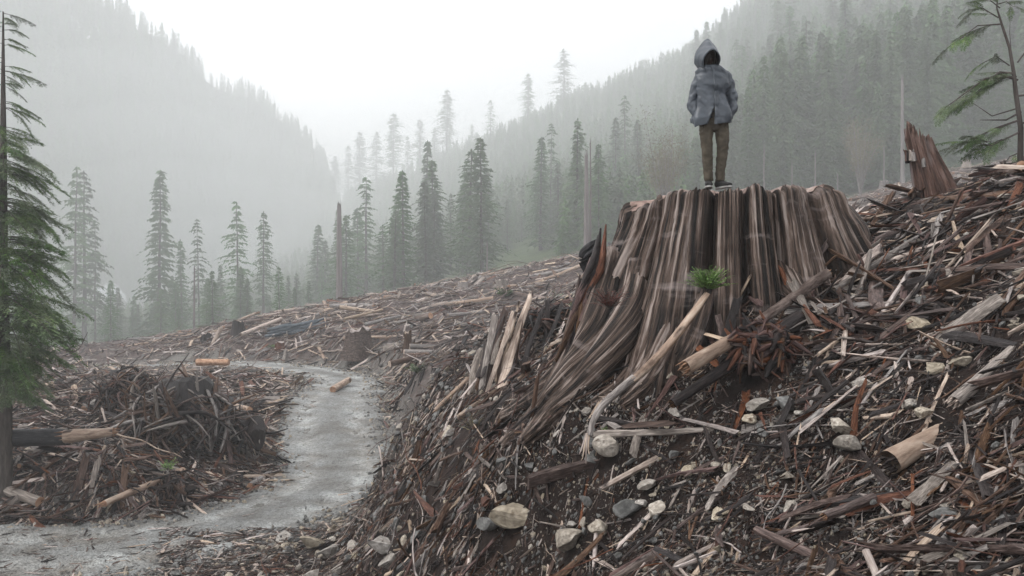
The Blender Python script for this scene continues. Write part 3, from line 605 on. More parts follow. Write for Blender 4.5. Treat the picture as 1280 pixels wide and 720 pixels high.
# cut top: rings inwards
V = []; nr_ = 26
for q in range(nr_):
    f = 1-q/nr_
    rr_ = R[0]*f*.995; z = STOP+rim*f**3+.03*vn(np.cos(th)*f*4, np.sin(th)*f*4, 0, 30)*(1-f**8)+.012*vn(np.cos(th)*f*30, np.sin(th)*f*9, 0, 31)*(1-f**8)+.004
    V.append(np.stack([SX+rr_*np.cos(th), SY+rr_*np.sin(th), z], -1)[::3])
V = np.concatenate(V); n3 = NT//3
ii = (np.arange(nr_-1)[:, None]*n3+np.arange(n3)[None]).ravel(); jj = (np.arange(nr_-1)[:, None]*n3+((np.arange(n3)+1) % n3)[None]).ravel()
kid('cut_top', mesh_np('cut_top', V, np.stack([ii, jj, jj+n3, ii+n3], -1), [M['stumptop']], True), stump)
def ribbed(pts, rad, seed, flute=.22, nf=9, n=34, sub=7, m=None, flat=1.0, name='root'):
    """a weathered root or stem: fluted along its length"""
    pts = catmull([tuple(p)+(r_,) for p, r_ in zip(pts, rad)], sub); c = pts[:, :3]; rr_ = pts[:, 3]
    t = np.gradient(c, axis=0); t /= np.linalg.norm(t, axis=1)[:, None]
    a = np.cross(t, np.array([0, 0, 1.0])); a /= np.linalg.norm(a, axis=1)[:, None]; b = np.cross(a, t)
    ph = np.linspace(0, 2*math.pi, n, endpoint=False); s = np.linspace(0, len(rad), len(c))[:, None]
    pr = rr_[:, None]*(1+flute*vn(np.cos(ph)[None]*nf/5+seed, np.sin(ph)[None]*nf/5, s*.12, seed)+flute*.6*vn(np.cos(ph)[None]*nf/2, np.sin(ph)[None]*nf/2, s*.15, seed+1)+.02*vn(s*3, ph[None]*0, 0, seed+2))
    V = c[:, None]+a[:, None]*(np.cos(ph)[None, :, None]*pr[..., None])+b[:, None]*(np.sin(ph)[None, :, None]*pr[..., None]*flat)
    k = len(c); ii = (np.arange(k-1)[:, None]*n+np.arange(n)[None]).ravel(); jj = (np.arange(k-1)[:, None]*n+((np.arange(n)+1) % n)[None]).ravel()
    V = np.concatenate([V.reshape(-1, 3), c[:1], c[-1:]]); nn_ = len(V)
    F = np.stack([ii, ii+n, jj+n, jj], -1)
    j = np.arange(n); f2 = np.stack([j, (j+1) % n, np.full(n, nn_-2), np.full(n, nn_-2)], -1); f3 = np.stack([(k-1)*n+(j+1) % n, (k-1)*n+j, np.full(n, nn_-1), np.full(n, nn_-1)], -1)
    mm = bpy.data.meshes.new(name); mm.from_pydata(V.tolist(), [], [tuple(q) for q in F[:, ::-1].tolist()]+[tuple(q[:3]) for q in f2[:, ::-1].tolist()]+[tuple(q[:3]) for q in f3[:, ::-1].tolist()])
    arc = np.cumsum(np.r_[0, np.linalg.norm(np.diff(c, axis=0), axis=1)]); gr = np.stack([np.repeat(arc, n), (np.cos(ph)[None]*rr_[:, None]).ravel(), (np.sin(ph)[None]*rr_[:, None]).ravel()], -1)
    gr = np.concatenate([gr, [[0, 0, 0], [arc[-1], 0, 0]]])+np.array([seed*3.7 % 50, seed*1.3 % 20, 0]); at_ = mm.attributes.new('grain', 'FLOAT_VECTOR', 'POINT'); at_.data.foreach_set('vector', gr.astype(np.float32).ravel())
    m = m or M['stump']; mm.materials.append(MG.get(m.name, m)); mm.polygons.foreach_set('use_smooth', [True]*len(mm.polygons)); return mm
ROOTS = [
 ([(800,330,9.25),(790,390,9.0),(762,440,8.9),(722,490,9.0),(690,520,9.2),(655,552,9.4)], [.2,.24,.23,.2,.16,.09]),
 ([(770,320,9.5),(755,390,9.4),(735,440,9.4),(705,480,9.6),(672,520,9.9),(630,556,10.2)], [.2,.25,.22,.2,.16,.08]),
 ([(850,330,9.1),(836,400,8.85),(815,460,8.75),(790,500,8.7),(765,530,8.8)], [.2,.26,.24,.18,.1]),
 ([(745,350,10.2),(728,420,10.2),(706,470,10.3),(670,500,10.6),(630,520,11)], [.25,.28,.26,.2,.1]),
 ([(822,380,8.95),(805,440,8.8),(775,485,8.75),(742,512,8.8),(712,540,8.9),(690,556,9)], [.1,.14,.13,.12,.1,.05]),
 ([(880,330,9.0),(872,390,8.85),(858,440,8.75),(846,480,8.8)], [.2,.22,.2,.1]),
 ([(962,290,9.4),(976,330,9.15),(990,365,8.95),(1005,400,9.0)], [.08,.15,.17,.1]),
 ([(1010,250,9.8),(1035,285,9.6),(1052,320,9.5),(1066,350,9.5)], [.15,.18,.17,.1]),
 ([(1035,250,10.3),(1062,275,10.1),(1078,300,10.0),(1082,330,10.0)], [.14,.15,.13,.08]),
]
for i, (pts, rad) in enumerate(ROOTS):
    pts = [(a_, b_, c_+(.85, .42, .2, .1)[min(q_, 3)]) for q_, (a_, b_, c_) in enumerate(pts)]; rad = [r_*.86 for r_ in rad]
    kid('root', ribbed([P(*p) for p in pts], rad, 50+i), stump)
kid('charred_knob', ribbed([P(748,300,10.6), P(738,312,10.5), P(733,325,10.5), P(738,350,10.5)], [.015,.06,.07,.02], 71, .9, m=M['char']), stump)
# broken wood hugging the left flank of the stump
for i in range(16):
    t = i/15; x0 = 742-t*20+rnd.uniform(-14, 14); y0 = 330+t*90
    kid('splinter', ribbed([P(x0+8, y0-rnd.uniform(20, 60), 10.1), P(x0, y0, 9.9), P(x0-rnd.uniform(5, 25), y0+rnd.uniform(40, 80), 9.9)], [.01, .05, .02], 80+i, .4, n=8, sub=3, m=M[rnd.choice(['dark', 'brown', 'red'])]), stump)

# ---------------------------------------------------------------- wood and rock kinds
def shard_mesh(seed, m, sides=6, segs=6, w=.09, t=.035, jag=.18):
    """split wood, 1 long on X: an uneven plank with torn ends"""
    r = random.Random(seed); V = []; F = []
    prof = [(math.cos(6.283*k/sides+r.uniform(-.25, .25))*w*.5*r.uniform(.75, 1.2), math.sin(6.283*k/sides)*t*.5*r.uniform(.6, 1.4)) for k in range(sides)]
    ta, tb = r.uniform(.45, 1), r.uniform(.2, .9); bend = r.uniform(-.04, .04); tw = r.uniform(-.5, .5)
    e0 = [r.uniform(-jag, jag*.3) for _ in range(sides)]; e1 = [r.uniform(-jag*.3, jag) for _ in range(sides)]
    for i in range(segs+1):
        f = i/segs; s = ta+(tb-ta)*f
        for k in range(sides):
            x = f-.5+(e0[k]*(1-f)**4+e1[k]*f**4)*.9; a = tw*f; y, z = prof[k]; j = 1+r.uniform(-.12, .12); y *= s*j; z *= s*(1+r.uniform(-.2, .2))
            V.append((x, y*math.cos(a)-z*math.sin(a)+bend*math.sin(f*3.14), y*math.sin(a)+z*math.cos(a)+bend*.5*math.sin(f*3.14)))
    for i in range(segs):
        for k in range(sides): F.append((i*sides+k, i*sides+(k+1) % sides, (i+1)*sides+(k+1) % sides, (i+1)*sides+k))
    F += [tuple(range(sides))[::-1], tuple(segs*sides+k for k in range(sides))]
    mm = bpy.data.meshes.new('split_wood'); mm.from_pydata(V, [], F); mm.materials.append(m); return mm
def stick_mesh(seed, m, r0=.014, segs=9, n=5, twigs=2, wob=.11):
    r = random.Random(seed); mb = MB(); pts = [Vector((-.5, 0, 0))]; d = Vector((1, 0, 0))
    for i in range(segs):
        d = (d+Vector((0, r.uniform(-1, 1)*wob*4, r.uniform(-1, 1)*wob*3))).normalized(); d.x = abs(d.x)+.6; d.normalize(); pts.append(pts[-1]+d/segs)
    rad = [r0*(1-.6*i/segs)*r.uniform(.85, 1.15) for i in range(segs+1)]
    tube(mb, pts, rad, n, noise=.12, seed=seed)
    for q in range(twigs):
        i = r.randint(2, segs-2); p = pts[i]; e = Vector((r.uniform(.3, 1), r.choice([-1, 1])*r.uniform(.5, 1), r.uniform(-.3, .6))).normalized(); l = r.uniform(.08, .25)
        tube(mb, [p, p+e*l*.5+Vector((.02, 0, .01)), p+e*l], [rad[i]*.6, rad[i]*.4, rad[i]*.15], 3)
    return mb.mesh('stick', m, True)
def log_mesh(seed, mb_, me, r0=.09, n=14, segs=9, knots=3, broken=False):
    r = random.Random(seed); mb = MB(); pts = [(-.5+i/segs, r.uniform(-.006, .006), r.uniform(-.006, .006)) for i in range(segs+1)]
    tube(mb, pts, [r0*(1-.25*i/segs)*r.uniform(.96, 1.05) for i in range(segs+1)], n, 0, True, .07, seed, 1)
    if broken:
        for k in range(10):
            a = r.uniform(0, 6.28); q = r0*.65*r.random()**.5; l = r.uniform(.03, .14); s = r0*.22
            c = Vector((.49, q*math.cos(a), q*math.sin(a)))
            mb.add([c+Vector((0, s, 0)), c+Vector((0, -s*.5, s*.8)), c+Vector((0, -s*.5, -s*.8)), c+Vector((l, 0, 0))], [(0, 1, 3), (1, 2, 3), (2, 0, 3)], 1)
    for k in range(knots):
        x = r.uniform(-.4, .4); a = r.uniform(0, 6.28); e = Vector((.3, math.cos(a), math.sin(a))).normalized(); p = Vector((x, 0, 0))
        tube(mb, [p, p+e*r0*1.5], [r0*.28, r0*.2], 6)
    return mb.mesh('log', [mb_, me], True)
def rock_mesh(seed, m, sub=3):
    import bmesh
    r = np.random.RandomState(seed); bm = bmesh.new(); bmesh.ops.create_icosphere(bm, subdivisions=sub, radius=.5)
    cuts = [(Vector(r.normal(0, 1, 3)).normalized(), r.uniform(.2, .38)) for _ in range(10)]
    s = Vector((1, r.uniform(.65, .95), r.uniform(.5, .8)))
    for v_ in bm.verts:
        p = v_.co.copy()
        for n_, d_ in cuts:
            q = p.dot(n_)
            if q > d_: p -= n_*(q-d_)
        k = 1+.06*float(vn(p.x*5, p.y*5, p.z*5, seed)); v_.co = Vector((p.x*s.x, p.y*s.y, p.z*s.z))*k*1.2
    ex = max(v_.co.x for v_ in bm.verts)-min(v_.co.x for v_ in bm.verts)
    for v_ in bm.verts: v_.co /= ex
    mm = bpy.data.meshes.new('rock'); bm.to_mesh(mm); bm.free(); mm.materials.append(m)
    for p in mm.polygons: p.use_smooth = False
    return mm
COLS = ['pale', 'brown', 'red', 'dark', 'grey']
SH = {c: [shard_mesh(100+i+17*j, M[c], w=rnd.uniform(.035, .17), t=rnd.uniform(.02, .065)) for i in range(5)] for j, c in enumerate(COLS)}
STK = {c: [stick_mesh(200+i+17*j, M[c], rnd.uniform(.006, .013), twigs=rnd.randint(0, 3)) for i in range(5)] for j, c in enumerate(COLS)}
RK = {'pale': [rock_mesh(300+i, M['rock']) for i in range(7)], 'grey': [rock_mesh(320+i, M['greyrock']) for i in range(5)]}
RKs = [rock_mesh(340+i, M['rock'] if i % 2 else M['greyrock'], 1) for i in range(6)]
LG = [log_mesh(400+i, [M['bark'], M['grey'], M['peeled']][i % 3], [M['cutend'], M['pale']][i % 2], rnd.uniform(.035, .06), broken=i % 2 == 0, knots=i % 4) for i in range(9)]

# ---------------------------------------------------------------- hero pieces
def hero_tube(name, label, cat, pts, rad, m, seed, flute=.12, n=14, sub=6, sink=0):
    w_ = [P(*p) for p in pts]; c = w_[0]
    mm = ribbed([p-c for p in w_], rad, seed, flute, n=n, sub=sub, m=m, name=name)
    o = obj(name, mm, None, c); o['label'] = label; o['category'] = cat; return o
t = thing('broken_sapling', 'long bent pole, peeled above and grey below, leaning on the front of the giant stump', 'pole', P(735, 548, 7.5))
kid('peeled_stem', ribbed([P(884,368,8.35), P(862,398,8.2), P(838,428,8.1), P(812,456,7.95), P(790,476,7.85)], [.034,.043,.041,.045,.038], 601, .25, n=14, sub=6, m=M['peeled'], name='peeled_stem'), t)
kid('grey_stem', ribbed([P(793,473,7.87), P(772,490,7.8), P(753,508,7.7), P(741,528,7.65), P(737,545,7.6)], [.04,.036,.036,.03,.03], 602, .3, n=12, sub=6, m=M['grey'], name='grey_stem'), t)
kid('dark_stem_top', ribbed([P(893,352,8.4), P(884,368,8.36), P(876,380,8.3)], [.02,.033,.037], 603, .1, n=12, m=M['dark'], name='dark_stem_top'), t)
for i in range(4): kid('frayed_fibre', ribbed([P(737+i*1.2-4, 542, 7.6), P(734+i*2-5, 556, 7.55), P(733+i*4.2-9, 568+6*(i % 3), 7.5)], [.012, .012, .003], 610+i, .2, n=6, sub=3, m=M['pale'], name='frayed_fibre'), t)
def log_thing(label, a, b, ra, rb, mside, mend, seed, cat='log', name='log', broken=True, flute=.1, mid=None):
    a, b = P(*a), P(*b); t = thing(name, label, cat, a)
    if b.y < 13: HERO.append((a.x, a.y, b.x, b.y, ra+.05))
    m_ = (a+b)/2+(mid or Vector((0, 0, 0))); kid('stem', ribbed([a, a*.67+m_*.33, m_, b*.67+m_*.33, b], [ra, ra*.97+.003, (ra+rb)/2, rb*1.02, rb], seed, flute, n=20, sub=5, m=M[mside], name='stem'), t)
    r = random.Random(seed); d = (b-a).normalized()
    for e, rr_, s in ((a, ra, -1), (b, rb, 1)):
        if broken:
            mb = MB(); u = d.orthogonal().normalized(); w_ = d.cross(u)
            for k in range(16):
                an = r.uniform(0, 6.28); q = rr_*.92*math.sqrt(r.random()); c = e+u*math.cos(an)*q+w_*math.sin(an)*q-d*s*.02; z_ = rr_*r.uniform(.1, .28); l = rr_*r.uniform(.3, 1.5)
                mb.add([c+u*z_, c-u*z_*.5+w_*z_, c-u*z_*.5-w_*z_, c+d*s*l+u*r.uniform(-.2, .2)*z_], [(0, 1, 3), (1, 2, 3), (2, 0, 3)])
            kid('torn_end', mb.mesh('torn_end', M[mend]), t)
        else:
            mb = MB(); tube(mb, [e-d*s*.03, e+d*s*.012], [rr_*1.0, rr_*.97], 18); kid('cut_end', mb.mesh('cut_end', M[mend]), t)
    return t
log_thing('stout pale peeled log with torn orange end, just below the green sprig', (856,460,7.9), (938,412,8.4), .075, .065, 'peeled', 'cutend', 620)
log_thing('half barked log lying right of the green sprig at the stump foot', (946,404,8.45), (1034,342,9.0), .05, .06, 'bark', 'cutend', 621)
log_thing('long thin pale pole lying over the debris below the broken red snag', (1042,362,8.9), (1212,258,10.5), .03, .05, 'grey', 'pale', 622)
log_thing('short stout log stub with white torn side, low on the right slope', (1112,578,5.9), (1180,540,6.2), .085, .075, 'peeled', 'dark', 623)
log_thing('grey and white burnt log reaching in from the right edge', (1192,503,6.3), (1300,412,6.9), .055, .06, 'grey', 'pale', 624)
log_thing('dark old log half buried beside the fibrous red root mass', (840,505,7.9), (1000,398,8.6), .05, .09, 'dark', 'brown', 625)
log_thing('thin stick with raw orange torn end, lying on the lower right slope', (1030,646,5.5), (1092,622,5.7), .03, .035, 'brown', 'cutend', 626)
log_thing('pale stick standing out of the ground at the lower right edge', (1105,740,4.6), (1082,688,4.8), .025, .022, 'pale', 'pale', 627)
log_thing('long split plank lying near the bottom edge right of centre', (945,662,6.0), (1028,700,5.5), .03, .04, 'brown', 'pale', 628)
log_thing('black burnt log with a pale reddish broken end, sticking out beside the near left fir', (-60,549,23), (84,546,23.4), .24, .24, 'char', 'char', 629)
log_thing('pale reddish broken log butt, continuing the black burnt log at left', (80,546,23.3), (142,540,23.6), .2, .13, 'peeled', 'cutend', 630)
log_thing('short orange cut log on top of the slash pile left of the road', (246,453,41), (286,453,41), .17, .15, 'cutend', 'cutend', 631, broken=False)
log_thing('pinkish cut log lying at the far bend of the gravel road', (416,487,40.5), (436,475,42.5), .17, .16, 'peeled', 'cutend', 632, broken=False)
log_thing('dark log with rough bark and orange cut face, middle of the left slash pile', (262,500,32), (220,495,31.6), .36, .36, 'bark', 'cutend', 633, broken=False)
log_thing('pale orange cut log lying at the road side edge of the left slash pile', (288,507,33), (312,513,32), .14, .14, 'peeled', 'cutend', 634, broken=False)
log_thing('uppermost of the long grey logs stacked on the clearcut past the road', (512,433,45), (592,436,46), .15, .14, 'grey', 'pale', 635, broken=False)
log_thing('middle one of the long grey logs stacked on the clearcut past the road', (505,440,44), (575,441,45), .15, .13, 'grey', 'pale', 636, broken=False)
log_thing('lowest and leftmost of the long grey logs past the road', (487,455,42), (520,447,43), .16, .15, 'brown', 'pale', 637, broken=False)
log_thing('pale plank leaning upright on the clearcut crest below the layered conifer', (264,435,62), (276,410,62), .2, .16, 'pale', 'pale', 638)
log_thing('long pale log lying along the clearcut crest, left of the broad fir', (302,418,60), (352,398,62), .16, .14, 'pale', 'pale', 639)
log_thing('long pale log at the top of the slash below the broad full fir', (424,384,60), (470,390,61), .16, .14, 'pale', 'pale', 640)
for i, (x0, y0, D, x1, y1, D1) in enumerate([(560,395,52,640,388,54),(600,375,60,700,368,62),(520,385,60,585,375,64),(640,352,78,700,345,80),(575,408,48,655,398,50),(440,398,58,490,392,60),(455,407,54,500,396,56),(430,400,57,478,388,59)]):
    log_thing('long thin log lying across the clearcut between the crest and the stump' if i < 5 else 'long log in the heap of logs at the left end of the clearcut', (x0, y0-1, D), (x1, y1-1, D1), .12, .09, ['grey', 'pale'][i % 2], 'pale', 650+i)['group'] = 'thin logs across the far clearcut' if i < 5 else 'logs heaped at the left of the clearcut'
# bundle of dark wet slabs on the crest
t = thing('bark_slab_pile', 'heap of dark bluish wet slabs on the clearcut above the road', 'slab pile', P(385, 412, 60))
M['bluish'] = noisy('dark_bluish_wet_wood', [(.02, .026, .032), (.06, .075, .088), (.15, .17, .19)], 3, 6, GX, .35, .6, 8)
for i in range(26):
    x0 = rnd.uniform(342, 400); y0 = 415-(x0-342)*.1+rnd.uniform(-6, 5)
    kid('slab', ribbed([P(x0-14, y0+2, 60), P(x0, y0, 60), P(x0+16, y0-4+rnd.uniform(-3, 2), 60)], [.08, .17, .05], 700+i, .3, n=8, sub=2, m=M['bluish'], name='slab'), t)

# the leaning broken red snag on the ridge
t = thing('broken_snag', 'reddish brown broken snag with a jagged top, leaning on the ridge at right', 'tree stump', on(1175, 272, 11.5))
NT2, NH2 = 150, 60
th2 = np.linspace(-math.pi, math.pi, NT2, endpoint=False); q2 = np.linspace(0, 1, NH2)
base = P(1178, 285, 11.6); 
jag = 1.16+.05*vn(th2*4, 0, 0, 91)+.10*vn(th2*9, 0, 0, 92)+.07*vn(th2*25, 0, 0, 93)-.30*(np.cos(th2)*.5+.5)
T2, Q2 = np.meshgrid(th2, q2); Hh = Q2*jag[None]*1.22
r2 = (.23+.16*(1-Q2)**2+.10*np.cos(T2)*(1-Q2))*(1-.2*sstep(.5, 1, Q2))+.03*vn(T2*3, Q2*.6, 0, 94)+.022*vn(T2*9, Q2*.8, 0, 95)+.012*vn(T2*26, Q2*1.5, 0, 96)
cx = -.34*Q2**1.1
V = np.stack([base.x+cx+r2*np.cos(T2)*1.0, base.y+r2*np.sin(T2), base.z+Hh], -1)
V2 = V.copy(); c2 = np.stack([base.x+cx, base.y+0*cx, base.z+Hh], -1); V2 = c2+(V-c2)*.72; V2[..., 2] -= .03
k = NT2*NH2; ii = (np.arange(NH2-1)[:, None]*NT2+np.arange(NT2)[None]).ravel(); jj = (np.arange(NH2-1)[:, None]*NT2+((np.arange(NT2)+1) % NT2)[None]).ravel()
F1 = np.stack([ii, jj, jj+NT2, ii+NT2], -1); F2 = F1[:, ::-1]+k
tp = (NH2-1)*NT2+np.arange(NT2); tn = (NH2-1)*NT2+(np.arange(NT2)+1) % NT2; F3 = np.stack([tp, tn, tn+k, tp+k], -1)
M['redsnag'] = noisy('red_rotten_cedar', [(.025, .015, .012), (.105, .06, .046), (.24, .165, .14)], 3, 8, (.5, 6, 6), .65, 1.0, 9, bstretch=(.6, 7, 7), bdist=.03, pos=(.34, .66), second=((.2, .17, .165), 1.5, .56, .1, (.5, 1.5, 1.5)), coord='grain')
g2 = np.stack([Hh, .35*np.cos(T2), .35*np.sin(T2)], -1).reshape(-1, 3); kid('hollow_trunk', grain(mesh_np('hollow_trunk', np.concatenate([V.reshape(-1, 3), V2.reshape(-1, 3)]), np.concatenate([F1, F2, F3]), [M['redsnag']], True), np.concatenate([g2, g2])), t)
for i in range(8):
    a = rnd.uniform(0, 6.28); f = rnd.uniform(.0, .12); bx = base+Vector((-.32+.17*math.cos(a), .17*math.sin(a), .98-.3*(math.cos(a)*.5+.5)+f*0))
    kid('splinter', ribbed([bx, bx+Vector((-.01, 0, .12)), bx+Vector((rnd.uniform(-.07, .0), 0, rnd.uniform(.12, .22)))], [.035, .026, .003], 720+i, .3, n=7, sub=2, m=M[rnd.choice(['brown', 'red', 'dark', 'grey'])], name='splinter'), t)
for i in range(5):
    a = -2.6+i*.75; p0 = base+Vector((.25*math.cos(a), .25*math.sin(a), .15))
    kid('root', ribbed([p0+Vector((0, 0, .25)), p0+Vector((.15*math.cos(a), .15*math.sin(a), -.02)), p0+Vector((.5*math.cos(a), .5*math.sin(a), -.3))], [.07, .09, .03], 740+i, .25, n=10, sub=4, m=M['redsnag']), t)

# fibrous red root mass below the stump
def root_mass(label, c, R, n, seed, cols, th_=.02, up=.2, name='root_wad', core='dark', flat=.7):
    r = random.Random(seed); t = thing(name, label, 'root mass', c)
    for q in range(7):
        e = Vector((r.uniform(-.75, .75), r.uniform(-.35, .35), r.uniform(-.1, .55)*flat))*R if q else Vector((0, 0, R*.2)); s = R*(1.3 if q == 0 else r.uniform(.5, .95))
        obj('root_clump', rock_mesh(seed+q, M[core], 3), t, e, (r.uniform(0, 6), r.uniform(0, 6), r.uniform(0, 6)), (s, s*.9, s*.8))
    for i in range(n):
        d = Vector((r.uniform(-1, 1), r.uniform(-1.2, .3), r.uniform(-.3, 1)+up)).normalized(); d = Vector((d.x*1.15, d.y, d.z*flat*1.2)); q = th_*r.uniform(.4, 1.6)
        w_ = Vector((r.uniform(-1, 1), r.uniform(-1, 1), r.uniform(-1, .6))).normalized(); tn_ = (w_-d*w_.dot(d)/max(d.length_squared, .1)).normalized(); l = R*r.uniform(.3, .95); k_ = r.uniform(.5, .72)
        p0 = d*R*k_-tn_*l*.3; p1 = d*R*(k_+r.uniform(.0, .2))+tn_*l*.3+Vector((0, 0, r.uniform(-.1, .1)*R)); p2 = d*R*(k_+r.uniform(-.1, .35))+tn_*l*.9+Vector((r.uniform(-.1, .1), 0, r.uniform(-.25, .12)))*R
        obj('root', ribbed([p0, p1, p2], [q*1.3, q, q*.3], seed+i, .3, n=6, sub=3, m=M[r.choice(cols)]), t)
    return t
root_mass('fibrous dark red root mass right of the stout pale peeled log', on(955, 462, 8.4)+Vector((0, .1, .12)), .40, 190, 800, ['red', 'red', 'dark', 'brown', 'red'], .028, core='red', flat=.95); HERO.append((2.6, 8.2, 2.9, 8.4, .42))
root_mass('big tangled dark brown root wad in the middle of the left slash pile', on(215, 560, 28)+Vector((0, 1, .8)), 2.1, 230, 960, ['dark', 'brown', 'brown', 'grey'], .05, 0, flat=.6)
root_mass('dark brush heap topped with upright twigs, left of the gravel road', on(165, 520, 31)+Vector((0, 0, .6)), 1.5, 170, 1200, ['dark', 'brown', 'red'], .035, .25, flat=.7)
root_mass('dark root wad at the road side end of the left slash pile', on(285, 560, 29.5)+Vector((0, .5, .5)), 1.3, 90, 1400, ['dark', 'brown', 'grey'], .03, flat=.6)
root_mass('brown root mass behind the splintered stump on the road bank', on(690, 425, 17)+Vector((0, .3, .2)), .75, 90, 1600, ['brown', 'dark', 'red'], .022)
root_mass('small dark uprooted stump at the foot of the left slash pile', on(215, 625, 23.8)+Vector((0, .2, .2)), .6, 50, 1800, ['dark', 'brown'], .04)

# splintered planks jammed against the stump's foot
for i in range(46):
    px = rnd.uniform(868, 1085); py = 432-(px-868)*.40+rnd.uniform(-18, 26); g_ = on(px, py, 8.9); L_ = rnd.uniform(.3, .95); c_ = rnd.choice(['brown', 'grey', 'pale', 'dark', 'red', 'brown'])
    o = obj('split_wood', shard_mesh(5000+i, M[c_], w=.2, t=.07, jag=.15), None, g_+Vector((0, 0, L_*.22)), (rnd.uniform(-.6, .6), -rnd.uniform(.1, 1.2), rnd.choice([rnd.uniform(-.6, .9), rnd.uniform(1.2, 2.6)])), (L_, L_*1.0, L_*1.0))
    nm_ = {'pale': 'pale', 'brown': 'brown', 'red': 'reddish', 'dark': 'dark wet', 'grey': 'grey'}[c_]; sz_ = 'long' if L_ > .62 else 'short'
    o['label'] = '%s %s splinter jammed against the right foot of the giant stump' % (sz_, nm_); o['category'] = 'split wood'; o['group'] = '%s %s splinters against the stump foot' % (sz_, nm_)

# far stumps on the clearcut
def small_stump(px, py, D, wpx, hpx, label, seed, m='grey'):
    g = on(px, py, D); D = g.y; r0 = wpx/FPX*D/2; h = hpx/FPX*D
    n, k = 48, 14; th_ = np.linspace(-math.pi, math.pi, n, endpoint=False); hs = np.linspace(0, 1, k); A_, H_ = np.meshgrid(th_, hs)
    rr_ = r0*(.62+.38*(1-H_)**2*(1+.5*vn(A_*2, 0*H_, 0, seed)))*(1+.16*vn(A_*4, H_*.5, 0, seed+1)+.1*vn(A_*10, H_, 0, seed+2))
    z_ = H_*h*(1+.12*vn(A_*3, 0*H_, 0, seed+3))-.15
    V = np.stack([rr_*np.cos(A_), rr_*np.sin(A_), z_], -1).reshape(-1, 3)
    ii = (np.arange(k-1)[:, None]*n+np.arange(n)[None]).ravel(); jj = (np.arange(k-1)[:, None]*n+((np.arange(n)+1) % n)[None]).ravel()
    t = thing('stump', label, 'tree stump', g); M_ = mesh_np('trunk', V, np.stack([ii, jj, jj+n, ii+n], -1), [M[m]], True); obj('trunk', M_, t)
    mb = MB(); mb.add(V[-n:], [tuple(range(n))]); obj('cut_top', mb.mesh('cut_top', M['pale']), t, (0, 0, .01))
    return t
small_stump(448, 447, 50, 46, 38, 'wide dark fluted stump with pale cut top, above the bend of the road', 2001, 'bark')
small_stump(627, 360, 66, 24, 12, 'small grey stump on the clearcut straight above the splintered stump', 2002)
small_stump(578, 362, 68, 18, 12, 'small stump on the clearcut left of the small grey stump', 2003)
small_stump(297, 420, 60, 22, 20, 'dark stump on the crest beside the leaning pale plank', 2004, 'dark')
small_stump(258, 428, 60, 18, 14, 'low dark stump on the crest left of the leaning pale plank', 2005, 'dark')
small_stump(350, 437, 57, 16, 12, 'reddish stump below the heap of bluish slabs', 2006, 'red')
small_stump(510, 438, 44, 14, 26, 'narrow tall stump at the left end of the stacked grey logs', 2007, 'brown')
small_stump(347, 405, 62, 14, 12, 'small upright stump on the crest above the bluish slabs', 2008, 'brown')
small_stump(1105, 238, 85, 16, 12, 'small stump on the misty clearcut left of the broken red snag', 2009)
small_stump(1208, 210, 95, 14, 12, 'small stump on the misty clearcut right of the broken red snag', 2010)

# splintered stump on the bank: shards standing up
HERO.append((-.9, 14.8, .6, 15.6, .35)); t = thing('splintered_stump', 'splintered stump with tall pale shards standing on the bank between road and giant stump', 'tree stump', on(645, 470, 16))
for i, (x0, y0, x1, y1, w_, c_) in enumerate([(630,470,661,377,.10,'pale'),(622,462,646,388,.075,'pale'),(612,468,632,392,.08,'brown'),(603,470,618,400,.06,'grey'),(596,474,612,425,.06,'brown'),(640,478,652,410,.07,'brown'),(612,472,640,398,.05,'pale'),(625,478,637,420,.06,'brown'),(600,460,606,430,.05,'dark'),(668,450,700,385,.04,'dark'),(676,455,684,380,.05,'dark'),(590,480,600,440,.06,'grey'),(650,470,676,395,.04,'dark'),(580,485,610,455,.05,'pale'),(618,440,634,395,.05,'grey'),(606,455,628,400,.04,'dark')]):
    a, b = P(x0, y0+8, 15.6+rnd.uniform(-.3, .5)), P(x1, y1, 15.9+rnd.uniform(-.2, .4)); m_ = shard_mesh(2100+i, M[c_], w=.13, t=.07, jag=.12)
    o = kid('shard', m_, t); d = b-a; o.matrix_parent_inverse = Matrix.Identity(4); o.location = (a+b)/2-t.location; o.rotation_euler = (d.to_track_quat('X', 'Z').to_matrix()@Matrix.Rotation(rnd.uniform(-.5, .5), 3, 'X')).to_euler(); o.scale = (d.length*1.08, w_*27, w_*16)

